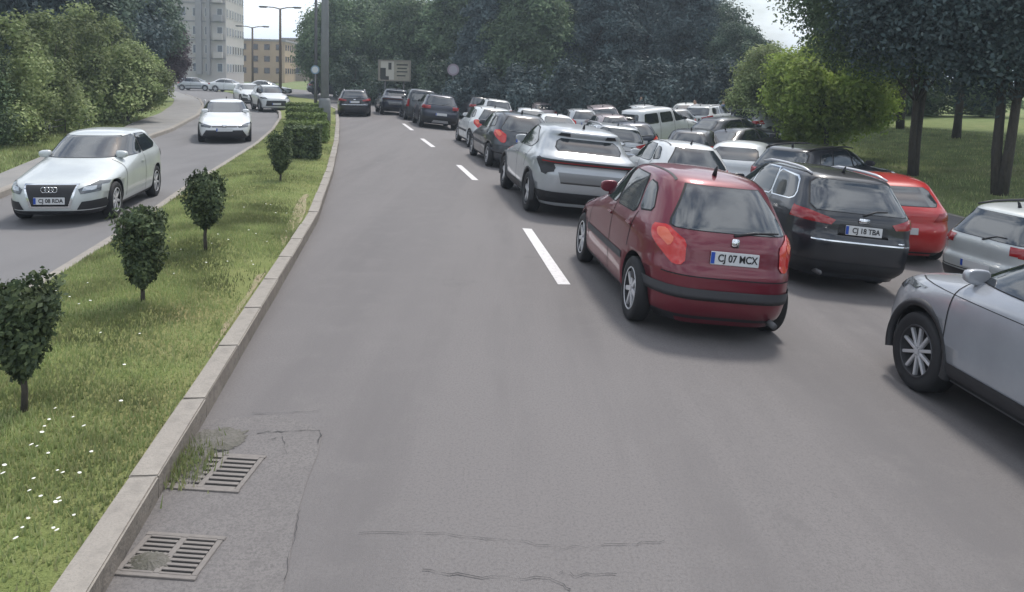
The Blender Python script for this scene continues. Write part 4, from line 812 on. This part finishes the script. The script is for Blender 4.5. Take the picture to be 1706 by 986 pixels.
# grass blades and daisies
def keep_mask(x, y):
    u = np.sin(x*3.1+y*1.7)+np.sin(x*1.3-y*.9+2)+np.sin(y*2.3+x*.7); e = (np.interp(y, *zip(*XD))-KW-.17) - x
    return rng.random(len(x)) < np.clip(.35 + .25*u + e*.9, .12, 1)
def blades(name, xs, ys_, zs, h0, m, wd=.006):
    n = len(xs); th = rng.random(n)*2*math.pi; h_ = h0*(.5+rng.random(n)); ln = h_*.55*rng.random(n); ph = rng.random(n)*2*math.pi
    a = np.stack([np.cos(th), np.sin(th), np.zeros(n)], 1)*wd; b = np.stack([xs, ys_, zs], 1); t = b + np.stack([np.cos(ph)*ln, np.sin(ph)*ln, h_], 1)
    v = np.stack([b-a, b+a, t], 1).reshape(-1, 3)
    return link(name, mesh_np(name, v, np.arange(3*n).reshape(-1, 3)), m)
def med_points(n, y0, y1, pw=1.0):
    y = y0 + (y1-y0)*rng.random(n)**pw; u = rng.random(n); XMv = np.interp(y, *zip(*XM)) + .15; XKv = np.interp(y, *zip(*XD)) - KW - .17
    x = XMv + (XKv-XMv)*u; z = .115 + .09*np.maximum(0, 1-(2*u-1)**2); return x, y, z
x1, y1, z1 = med_points(90000, 2.2, 12, 1.6); x2, y2, z2 = med_points(60000, 10, 34, 1.3)
k1, k2 = keep_mask(x1, y1), keep_mask(x2, y2); x1, y1, z1, x2, y2, z2 = x1[k1], y1[k1], z1[k1], x2[k2], y2[k2], z2[k2]
tag(blades('median_grass', np.concatenate([x1, x2]), np.concatenate([y1, y2]), np.concatenate([z1, z2]), .038, M_blade, .006), 'short patchy grass of the median strip', 'grass', kind='stuff')
n = 60000; yv = 8 + 26*rng.random(n)**1.3; xv = np.interp(yv, *zip(*XL)) - np.interp(yv, [12, 30], [.7, 2.0]) - .02 - 7*rng.random(n)
tag(blades('verge_grass', xv, yv, np.full(n, .08), .09, M_blade, .012), 'long grass along the left verge', 'grass', kind='stuff')
n = 60000; yv = 9 + 34*rng.random(n); tv = 11 + 16*rng.random(n); xv = np.interp(yv, *zip(*XD)) + tv
tag(blades('park_grass', xv, yv, np.array([gz(a, b) for a, b in zip(xv, yv)]) - .02, .10, M_blade, .014), 'grass of the park lawn on the right', 'grass', kind='stuff')
def flower_mesh(pts):
    v, f = [], []
    for (x, y, z) in pts:
        k0 = len(v); rr = random.uniform(.008, .013); tl = random.uniform(-.3, .3); v.append((x, y, z+.004))
        for k in range(7): a_ = 2*math.pi*k/7; v.append((x+rr*math.cos(a_), y+rr*math.sin(a_), z+tl*rr*math.cos(a_)))
        for k in range(7): f.append((k0, k0+1+k, k0+1+(k+1) % 7))
    return mesh_py('flowers', v, f)
pts = []
for (px, py, n, sp_) in [(97, 715, 6, .05), (66, 775, 7, .06), (15, 795, 6, .06), (98, 805, 8, .07), (80, 838, 6, .06), (120, 885, 10, .06), (108, 900, 6, .06), (135, 865, 4, .05), (8, 925, 4, .06), (30, 770, 5, .08), (420, 395, 5, .15), (398, 420, 4, .15), (300, 432, 3, .1), (75, 735, 4, .06), (150, 760, 3, .08), (20, 600, 5, .1), (60, 850, 4, .07)]:
    q = Gm(px, py)
    for _ in range(n//2):
        x, y = q.x + random.gauss(0, sp_), q.y + random.gauss(0, sp_*1.6)
        if xm(y)+.2 < x < xd(y)-KW-.25: pts.append((x, y, medz(x, y) + random.uniform(.045, .075)))
for _ in range(45):
    y = random.uniform(3, 14); u = random.random(); x = (xm(y)+.2)*(1-u) + (xd(y)-KW-.25)*u; pts.append((x, y, medz(x, y) + random.uniform(.04, .07)))
tag(link('daisies', flower_mesh(pts), M_petal), 'small white daisies scattered in the median grass', 'flowers', kind='stuff')

# ------------------------------------------------------------------ road details: drains, patch, cracks
def sheet(name, pxs, m, dz, kind='structure', jitter=0, sub=3):
    pts = [G(*p) for p in pxs]; o = []
    for a, b in zip(pts, pts[1:] + pts[:1]):
        for k in range(sub): q = a.lerp(b, k/sub); o.append((q.x + random.uniform(-jitter, jitter), q.y + random.uniform(-jitter, jitter)))
    v = [(x, y, gz(x, y) + dz) for x, y in o]; bm = bmesh.new(); bm.faces.new([bm.verts.new(p) for p in v]); bmesh.ops.triangulate(bm, faces=bm.faces[:])
    return tag(link(name, bm_mesh(name, bm), m), kind=kind)
sheet('concrete_patch', [(258, 822), (345, 700), (470, 690), (540, 720), (500, 850), (470, 986), (455, 1060), (100, 1060)], M_patch, .004, jitter=.012)
def crack(pxs, wd):
    pts = [G(*p) for p in pxs]; fine = []
    for a, b in zip(pts, pts[1:]):
        for k in range(6): q = a.lerp(b, k/6); fine.append(q + Vector((random.uniform(-.012, .012), random.uniform(-.014, .014), 0)))
    v, f = [], []
    for i, q in enumerate(fine):
        d = fine[min(i+1, len(fine)-1)] - fine[max(i-1, 0)]; d.z = 0; d.normalize(); nn = Vector((-d.y, d.x, 0)) * wd * random.choice((.1, .3, .5, .8))
        for s in (-1, 1): p = q + nn*s; v.append((p.x, p.y, gz(p.x, p.y) + .0085))
    for i in range(len(fine)-1): f.append((2*i, 2*i+1, 2*i+3, 2*i+2))
    tag(link('road_crack', mesh_py('road_crack', v, f), M_crack), kind='structure')
crack([(700, 952), (800, 962), (915, 966), (960, 984)], .005); crack([(600, 888), (740, 890), (850, 900), (935, 914), (1050, 908), (1120, 900)], .0028); crack([(930, 955), (960, 960), (1040, 955)], .003)
crack([(500, 850), (488, 900), (470, 980)], .003); crack([(430, 722), (480, 720), (535, 718), (530, 745)], .006); crack([(418, 690), (470, 688), (545, 685)], .003); crack([(445, 735), (468, 730), (480, 760)], .004)
def drain(corners, n, label, loc_dirt=None):
    """two cast-iron grates side by side; corners = far-left, far-right, near-right, near-left in the photograph"""
    a, b, c, d = [G(*p) for p in corners]; o = (a+b+c+d)/4
    ex = ((b-a)+(c-d))/2; ey = ((a-d)+(b-c))/2; wx, wy = ex.length, ey.length; ang = math.atan2(ex.y, ex.x)
    root = empty('storm_drain', (o.x, o.y, gz(o.x, o.y)), ang); tag(root, label, 'drain', 'storm drains at the kerb')
    link('pit', box_mesh('pit', (0, 0, .0055), (wx, wy, .0025)), M_void, root)
    fb = bmesh.new()
    for s in (-1, 1): add_box(fb, (0, s*wy/2, .007), (wx+.04, .03, .012), .002); add_box(fb, (s*wx/2, 0, .0065), (.03, wy-.03, .011), .002)
    add_box(fb, (0, 0, .0065), (.034, wy-.03, .011), .002); link('frame', bm_mesh('frame', fb), M_iron, root)
    bar = box_mesh('bar', (0, 0, 0), (wx/2-.032, wy/n*.54, .007), .001)
    for s in (-1, 1):
        for k in range(n):
            q = link('bar', bar, M_iron, root); q.location = (s*wx/4, -wy/2 + wy*(k+.5)/n, .0095)
    return root
drain([(240, 893), (362, 898), (328, 968), (205, 955)], 9, 'pair of cast-iron drain grates at the bottom of the picture')
drain([(300, 757), (424, 764), (408, 820), (288, 812)], 8, 'pair of drain grates half buried in mud, further along the kerb')
def mudpile(pxs, dz, label, nm='mud_patch'):
    pts = [G(*p) for p in pxs]
    for _ in range(2): pts = [q for a, b in zip(pts, pts[1:] + pts[:1]) for q in (a.lerp(b, .25), a.lerp(b, .75))]
    c = sum(pts, Vector())/len(pts); v = [(c.x, c.y, gz(c.x, c.y)+dz)]; f = []; n = len(pts)*4; ring = []
    for i, a in enumerate(pts):
        b = pts[(i+1) % len(pts)]
        for k in range(4): ring.append(a.lerp(b, k/4))
    for sc_, hh in ((.5, .75), (.8, .35), (1.0, .0)):
        for q in ring: p = c.lerp(q, sc_*random.uniform(.86, 1.08)); v.append((p.x, p.y, gz(p.x, p.y)+.007+dz*hh*random.uniform(.7, 1.1)))
    for k in range(n): f.append((0, 1+k, 1+(k+1) % n))
    for r_ in range(2):
        for k in range(n): f.append((1+r_*n+k, 1+(r_+1)*n+k, 1+(r_+1)*n+(k+1) % n, 1+r_*n+(k+1) % n))
    tag(link(nm, mesh_py(nm, v, f, True), M_soil), label, 'mud', kind='stuff')
mudpile([(275, 775), (300, 735), (345, 712), (420, 715), (400, 748), (345, 758), (338, 812), (268, 812)], .03, 'mud and weeds washed up against the kerb beside the drain')
mudpile([(212, 930), (250, 918), (292, 925), (283, 950), (240, 958), (208, 950)], .024, 'mud washed over the corner of the nearest grate')
q = G(305, 780); n = 900; xs = q.x + .10*rng.normal(size=n)-.05; ys_ = q.y + .13*rng.normal(size=n)
tag(blades('weeds', xs, ys_, np.full(n, .012), .06, M_blade, .005), 'weeds sprouting from the mud by the kerb', 'weeds', kind='stuff')

# ------------------------------------------------------------------ poles, signs
def pole(name, px, Y, ztop, r0, r1, m, label, cat, arms=None, group=None, base=None):
    p = P(px, 160, Y); root = empty(name, (p.x, p.y, .1)); tag(root, label, cat, group)
    link('shaft', tube_mesh('shaft', [(0, 0, -.2), (0, 0, ztop*.5), (0, 0, ztop)], [r0, (r0+r1)/2, r1], 12), m, root)
    if base: link('base', tube_mesh('base', [(0, 0, -.1), (0, 0, 1.1), (0, 0, 1.2)], [r0*1.35, r0*1.35, r0], 12), m, root)
    if arms:
        for s in (-1, 1):
            link('arm', tube_mesh('arm', [(0, 0, ztop-.05), (s*arms*.5, 0, ztop+.08), (s*arms, 0, ztop+.1)], [.05, .045, .04], 8), m, root)
            bm = bmesh.new(); add_box(bm, (s*(arms+.3), 0, ztop+.11), (.75, .26, .12), .05); hd_ = link('lamp_head', bm_mesh('lamp_head', bm, True), M_steel, root)
            bm = bmesh.new(); add_box(bm, (s*(arms+.32), 0, ztop+.035), (.5, .2, .04), .015); link('lens', bm_mesh('lens', bm), M_head, hd_)
    return root
pole('utility_pole', 541, 31.5, 8.5, .19, .13, M_conc, 'thick concrete utility pole standing on the median by the hedges', 'pole', base=True)
pole('utility_pole', 526, 41, 8.5, .10, .07, M_steel, 'thinner grey pole just left of the concrete pole', 'pole')
pole('street_lamp', 467, 62, P(467, 16, 62).z, .13, .09, M_brownpole, 'taller twin-arm street lamp with dark post left of the utility pole', 'street lamp', 1.1, 'twin-arm street lamps')
pole('street_lamp', 421, 78, P(421, 47, 78).z, .12, .09, M_brownpole, 'shorter-looking brown twin-arm street lamp before the ochre building', 'street lamp', 1.1, 'twin-arm street lamps')
def round_sign(px, py, Y, r_, label, m, m2):
    p = P(px, py, Y); g = gz(p.x, p.y) if p.x > xd(Y) else .1; root = empty('road_sign', (p.x, p.y, g)); tag(root, label, 'road sign', 'road signs'); hh = p.z - g
    link('post', tube_mesh('post', [(0, .03, -.1), (0, .03, hh)], [.04, .04], 8), M_steel, root)
    d = link('disc', tube_mesh('disc', [(0, -.012, hh), (0, .0, hh)], [r_, r_], 24), m, root); fc = link('face', tube_mesh('face', [(0, -.018, hh), (0, -.014, hh)], [r_*.72, r_*.72], 24), m2, d)
    for q in (d, fc): q.data.polygons.foreach_set('use_smooth', [False]*len(q.data.polygons))
round_sign(755, 116, 50, .40, 'round road sign on a thin post between the billboard and the dark conifers', mat('sign_back', (.25, .2, .24), .6), mat('sign_face', (.33, .31, .35), .6))
round_sign(525, 116, 40.6, .24, 'small pale round sign fixed beside the thinner grey pole', mat('sign_blue', (.2, .3, .4), .6), M_plate)
# billboard
p0, p1 = P(631, 134, 56), P(683, 134, 56); ztop = P(657, 101, 56).z; wB = p1.x - p0.x; cB = (p0 + p1)/2; hB = ztop - cB.z
root = empty('billboard', (cB.x, cB.y, .0)); tag(root, 'small cream billboard with dark figures above the queue of dark cars', 'billboard')
M_cream = mat('poster_cream', (.30, .28, .22), .7, noise=[(5, (.24, .23, .19), .4, .7)]); M_fig = mat('poster_dark', (.03, .028, .025), .7); M_pale = mat('poster_pale', (.45, .43, .38), .7)
bm = bmesh.new(); add_box(bm, (0, 0, cB.z+hB/2), (wB, .16, hB), .02); pn = link('panel', bm_mesh('panel', bm), M_cream, root)
bm = bmesh.new(); t_ = .09
for s in (-1, 1): add_box(bm, (s*(wB/2), -.03, cB.z+hB/2), (t_, .2, hB+t_)); add_box(bm, (0, -.034, cB.z+hB/2+s*hB/2), (wB-t_, .2, t_))
link('frame', bm_mesh('frame', bm), mat('frame_cream', (.22, .20, .17), .6), root)
for nm, cx, cz, sx, sz, m_, dp in [('portrait', -.36, .35, .18, .55, M_fig, .094), ('portrait', -.14, .72, .10, .35, M_fig, .094), ('portrait_backing', -.22, .5, .42, .92, M_pale, .088), ('portrait', -.30, .12, .26, .18, M_fig, .098), ('text_line', .25, .80, .36, .07, M_fig, .09), ('text_line', .25, .62, .30, .06, M_fig, .09), ('text_line', .25, .45, .34, .06, M_fig, .09), ('text_line', .22, .25, .28, .06, M_fig, .09)]:
    bm = bmesh.new(); add_box(bm, (cx*wB, -dp, cB.z+cz*hB), (sx*wB, .006, sz*hB)); link(nm, bm_mesh(nm, bm), m_, pn)
for s in (-.3, .3): link('post', tube_mesh('post', [(s*wB, .06, -.1), (s*wB, .06, cB.z+.1)], [.07, .07], 8), M_steel, root)

# ------------------------------------------------------------------ buildings
def building(name, c, ang, wx, wy, h_, wall, rows, cols_, label, frame_m, floor0=1.2, bands=None, roofm=None):
    root = empty(name, c, ang); tag(root, label, 'building')
    link('wall', box_mesh('wall', (0, 0, h_/2), (wx, wy, h_)), wall, root)
    link('roof', box_mesh('roof', (0, 0, h_+.2), (wx+.5, wy+.5, .4)), roofm or wall, root)
    fh = (h_ - floor0) / rows; pw_ = wx / cols_; pws = min(1.5, pw_*.5)
    wf = box_mesh('window', (0, 0, 0), (pws, .12, fh*.5)); wp = box_mesh('pane', (0, 0, 0), (pws-.24, .05, fh*.5-.24)); wf.materials.append(frame_m); wp.materials.append(M_glass)
    side_cols = max(2, int(wy/pw_))
    for r_ in range(rows):
        for k in range(cols_):
            e = link('window', wf, None, root); e.location = (-wx/2 + pw_*(k+.5), -wy/2-.03, floor0 + fh*(r_+.5)); q = link('pane', wp, None, e); q.location = (0, -.05, 0)
        for k in range(side_cols):
            e = link('window', wf, None, root); e.location = (wx/2+.03, -wy/2 + wy*(k+.5)/side_cols, floor0 + fh*(r_+.5)); e.rotation_euler = (0, 0, R(90)); q = link('pane', wp, None, e); q.location = (0, -.05, 0)
    for b in (bands or []): link(b[0], box_mesh(b[0], b[1], b[2]), b[3], root)
    return root
M_panel = mat('panel_concrete', (.42, .39, .365), .9, noise=[(.25, (.36, .335, .32), .4, .7), (3, (.40, .38, .37), .5, .75)])
M_panel2 = mat('panel_grey', (.25, .24, .245), .9); M_ochre = mat('render_ochre', (.40, .29, .18), .9, noise=[(.3, (.34, .245, .155), .4, .7)]); M_ochre2 = mat('render_tan', (.38, .30, .22), .9, noise=[(.3, (.33, .25, .18), .4, .7)])
M_wf = mat('window_frame_pale', (.42, .42, .42), .6); M_wd = mat('window_frame_brown', (.13, .09, .07), .7)
a, b = P(292, 150, 118), P(388, 150, 118); wt = b.x - a.x
bands = [('balcony_strip', (wt*.06, -7.25, 18), (.9, .5, 33), M_panel2), ('balcony_strip', (wt*.22, -7.3, 18), (.5, .6, 33), M_panel2)] + [('floor_band', (0, -7.06, 1.2+2.9*k), (wt-.02, .14, .22), M_panel2) for k in range(1, 12, 1)]
bands += [('balcony', (wt*dx_, -7.5, 1.2+2.9*k+.55), (wt*.15, 1.0, 1.0), M_panel if k % 3 else M_panel2) for k in range(1, 12) for dx_ in (-.32, .38)]
building('tower_block', ((a.x+b.x)/2 - 2.4, 125, 0), R(9), wt, 14, 36, M_panel, 12, 5, 'pale grey concrete tower block rising out of the picture behind the left trees', M_wf, bands=bands)
a, b = P(392, 150, 150), P(468, 150, 150); building('ochre_building', ((a.x+b.x)/2, 156, 0), R(6), b.x-a.x, 12, P(430, 68, 150).z, M_ochre, 3, 4, 'ochre low-rise building between the tower block and the street lamp', M_wd, roofm=M_panel2)
a, b = P(470, 150, 165), P(520, 150, 165); building('tan_building', ((a.x+b.x)/2, 171, 0), R(2), b.x-a.x, 12, P(480, 66, 165).z, M_ochre2, 3, 3, 'tan low-rise building behind the taller street lamp', M_wf, roofm=M_panel2)
# left walkway: posts and low fence
M_post = mat('post_white', (.5, .5, .5), .6)
for px, py, hh, lb in [(342, 205, .95, 'short white bollard beside the white saloon on the walkway'), (152, 208, 1.5, 'pale slim post in front of the olive bushes')]:
    q = G(px, py); q.z = .1; root = empty('bollard', q); tag(root, lb, 'post'); link('shaft', tube_mesh('shaft', [(0, 0, -.1), (0, 0, hh*.9), (0, 0, hh)], [.05, .05, .035], 10), M_post, root); link('foot', tube_mesh('foot', [(0, 0, 0), (0, 0, .06)], [.09, .07], 10), M_steel, root)
root = empty('low_fence', (0, 0, 0)); tag(root, 'low metal rail fence along the lawn left of the walkway', 'fence')
fy = np.linspace(22.5, 37, 12); fp = [Vector((xl(y) - 3.0, y, .1)) for y in fy]
for q in fp: link('fence_post', tube_mesh('fence_post', [q, q + Vector((0, 0, .5))], [.022, .022], 6), M_steel, root)
for z_ in (.28, .48): link('rail', tube_mesh('rail', [q + Vector((0, 0, z_)) for q in fp], [.016]*len(fp), 6), M_steel, root)

# ------------------------------------------------------------------ people beyond the cars
M_skin = mat('skin', (.42, .27, .20), .6); M_hair = mat('hair', (.03, .022, .018), .7)
def person(x, y, rz, shirt, trousers, label, stride=.12):
    J = [(0, 0, .98), (0, 0, 1.15), (0, 0, 1.38), (0, 0, 1.50), (0, .02, 1.60), (0, .02, 1.72)]; rad = [(.15, .11), (.14, .10), (.17, .11), (.06, .06), (.085, .10), (.075, .09)]
    v = list(J); r_ = list(rad); e = [(0, 1), (1, 2), (2, 3), (3, 4), (4, 5)]
    for s in (-1, 1):
        k = len(v); v += [(s*.20, 0, 1.40), (s*.25, -.03, 1.13), (s*.25, .07, .90), (s*.24, .10, .80)]; r_ += [(.055, .055), (.043, .043), (.033, .033), (.028, .035)]; e += [(2, k), (k, k+1), (k+1, k+2), (k+2, k+3)]
        k = len(v); v += [(s*.10, 0, .90), (s*.10, s*stride*.5+.03, .50), (s*.10, s*stride-.03, .09), (s*.10, s*stride+.12, .04)]; r_ += [(.09, .10), (.06, .065), (.042, .045), (.04, .035)]; e += [(0, k), (k, k+1), (k+1, k+2), (k+2, k+3)]
    me = bpy.data.meshes.new('body'); me.from_pydata(v, e, []); tmp = bpy.data.objects.new('tmp', me); col.objects.link(tmp)
    md = tmp.modifiers.new('skin', 'SKIN'); me.skin_vertices[0].data[0].use_root = True
    for i, q in enumerate(r_): me.skin_vertices[0].data[i].radius = q
    sb = tmp.modifiers.new('sub', 'SUBSURF'); sb.levels = 2; sb.render_levels = 2
    nm = bpy.data.meshes.new_from_object(tmp.evaluated_get(bpy.context.evaluated_depsgraph_get())); bpy.data.objects.remove(tmp)
    for m in (M_skin, shirt, trousers, M_rubber, M_hair): nm.materials.append(m)
    for p in nm.polygons:
        c = p.center; p.use_smooth = True
        p.material_index = 3 if c.z < .07 else 2 if (c.z < .98 and abs(c.x) < .19) else 0 if c.z < .95 or (1.47 < c.z < 1.64) or (c.z > 1.6 and c.y > .08 and c.z < 1.70) else 4 if c.z > 1.6 else 1
    root = empty('person', (x, y, gz(x, y)), rz); tag(root, label, 'person', 'people beyond the parked cars'); link('body', nm, None, root)
M_sw = mat('shirt_white', (.62, .62, .62), .8); M_sd = mat('shirt_dark', (.05, .05, .07), .8); M_sb = mat('shirt_blue', (.12, .18, .30), .8); M_tr = mat('trousers', (.04, .045, .06), .8)
for px, Y, rz, sh, lb in [(1158, 38.5, 2.5, M_sw, 'person in a white top standing beyond the small white van'), (1222, 37, 1.2, M_sd, 'person in dark clothes by the foot of the grey-green tree'), (1206, 38, 4.0, M_sb, 'person in a blue top left of the one in dark clothes'), (1068, 44, 3.0, M_sd, 'person in a dark top above the small white van roof')]:
    p = P(px, 170, Y); person(p.x, p.y, rz, sh, M_tr, lb)

# ------------------------------------------------------------------ thin air haze over the whole place
hz = link('haze', box_mesh('haze', (0, 0, 18.5), (6000, 6000, 43)), None); tag(hz, 'thin pale air haze', 'haze', kind='stuff')
hm = bpy.data.materials.new('air'); hm.use_nodes = True; hn = hm.node_tree; hn.nodes.clear()
ho = hn.nodes.new('ShaderNodeOutputMaterial'); hv = hn.nodes.new('ShaderNodeVolumePrincipled'); hv.inputs['Color'].default_value = (.74, .87, 1, 1); hv.inputs['Density'].default_value = .0013; hv.inputs['Anisotropy'].default_value = .3
hn.links.new(hv.outputs[0], ho.inputs['Volume']); hz.data.materials.append(hm)
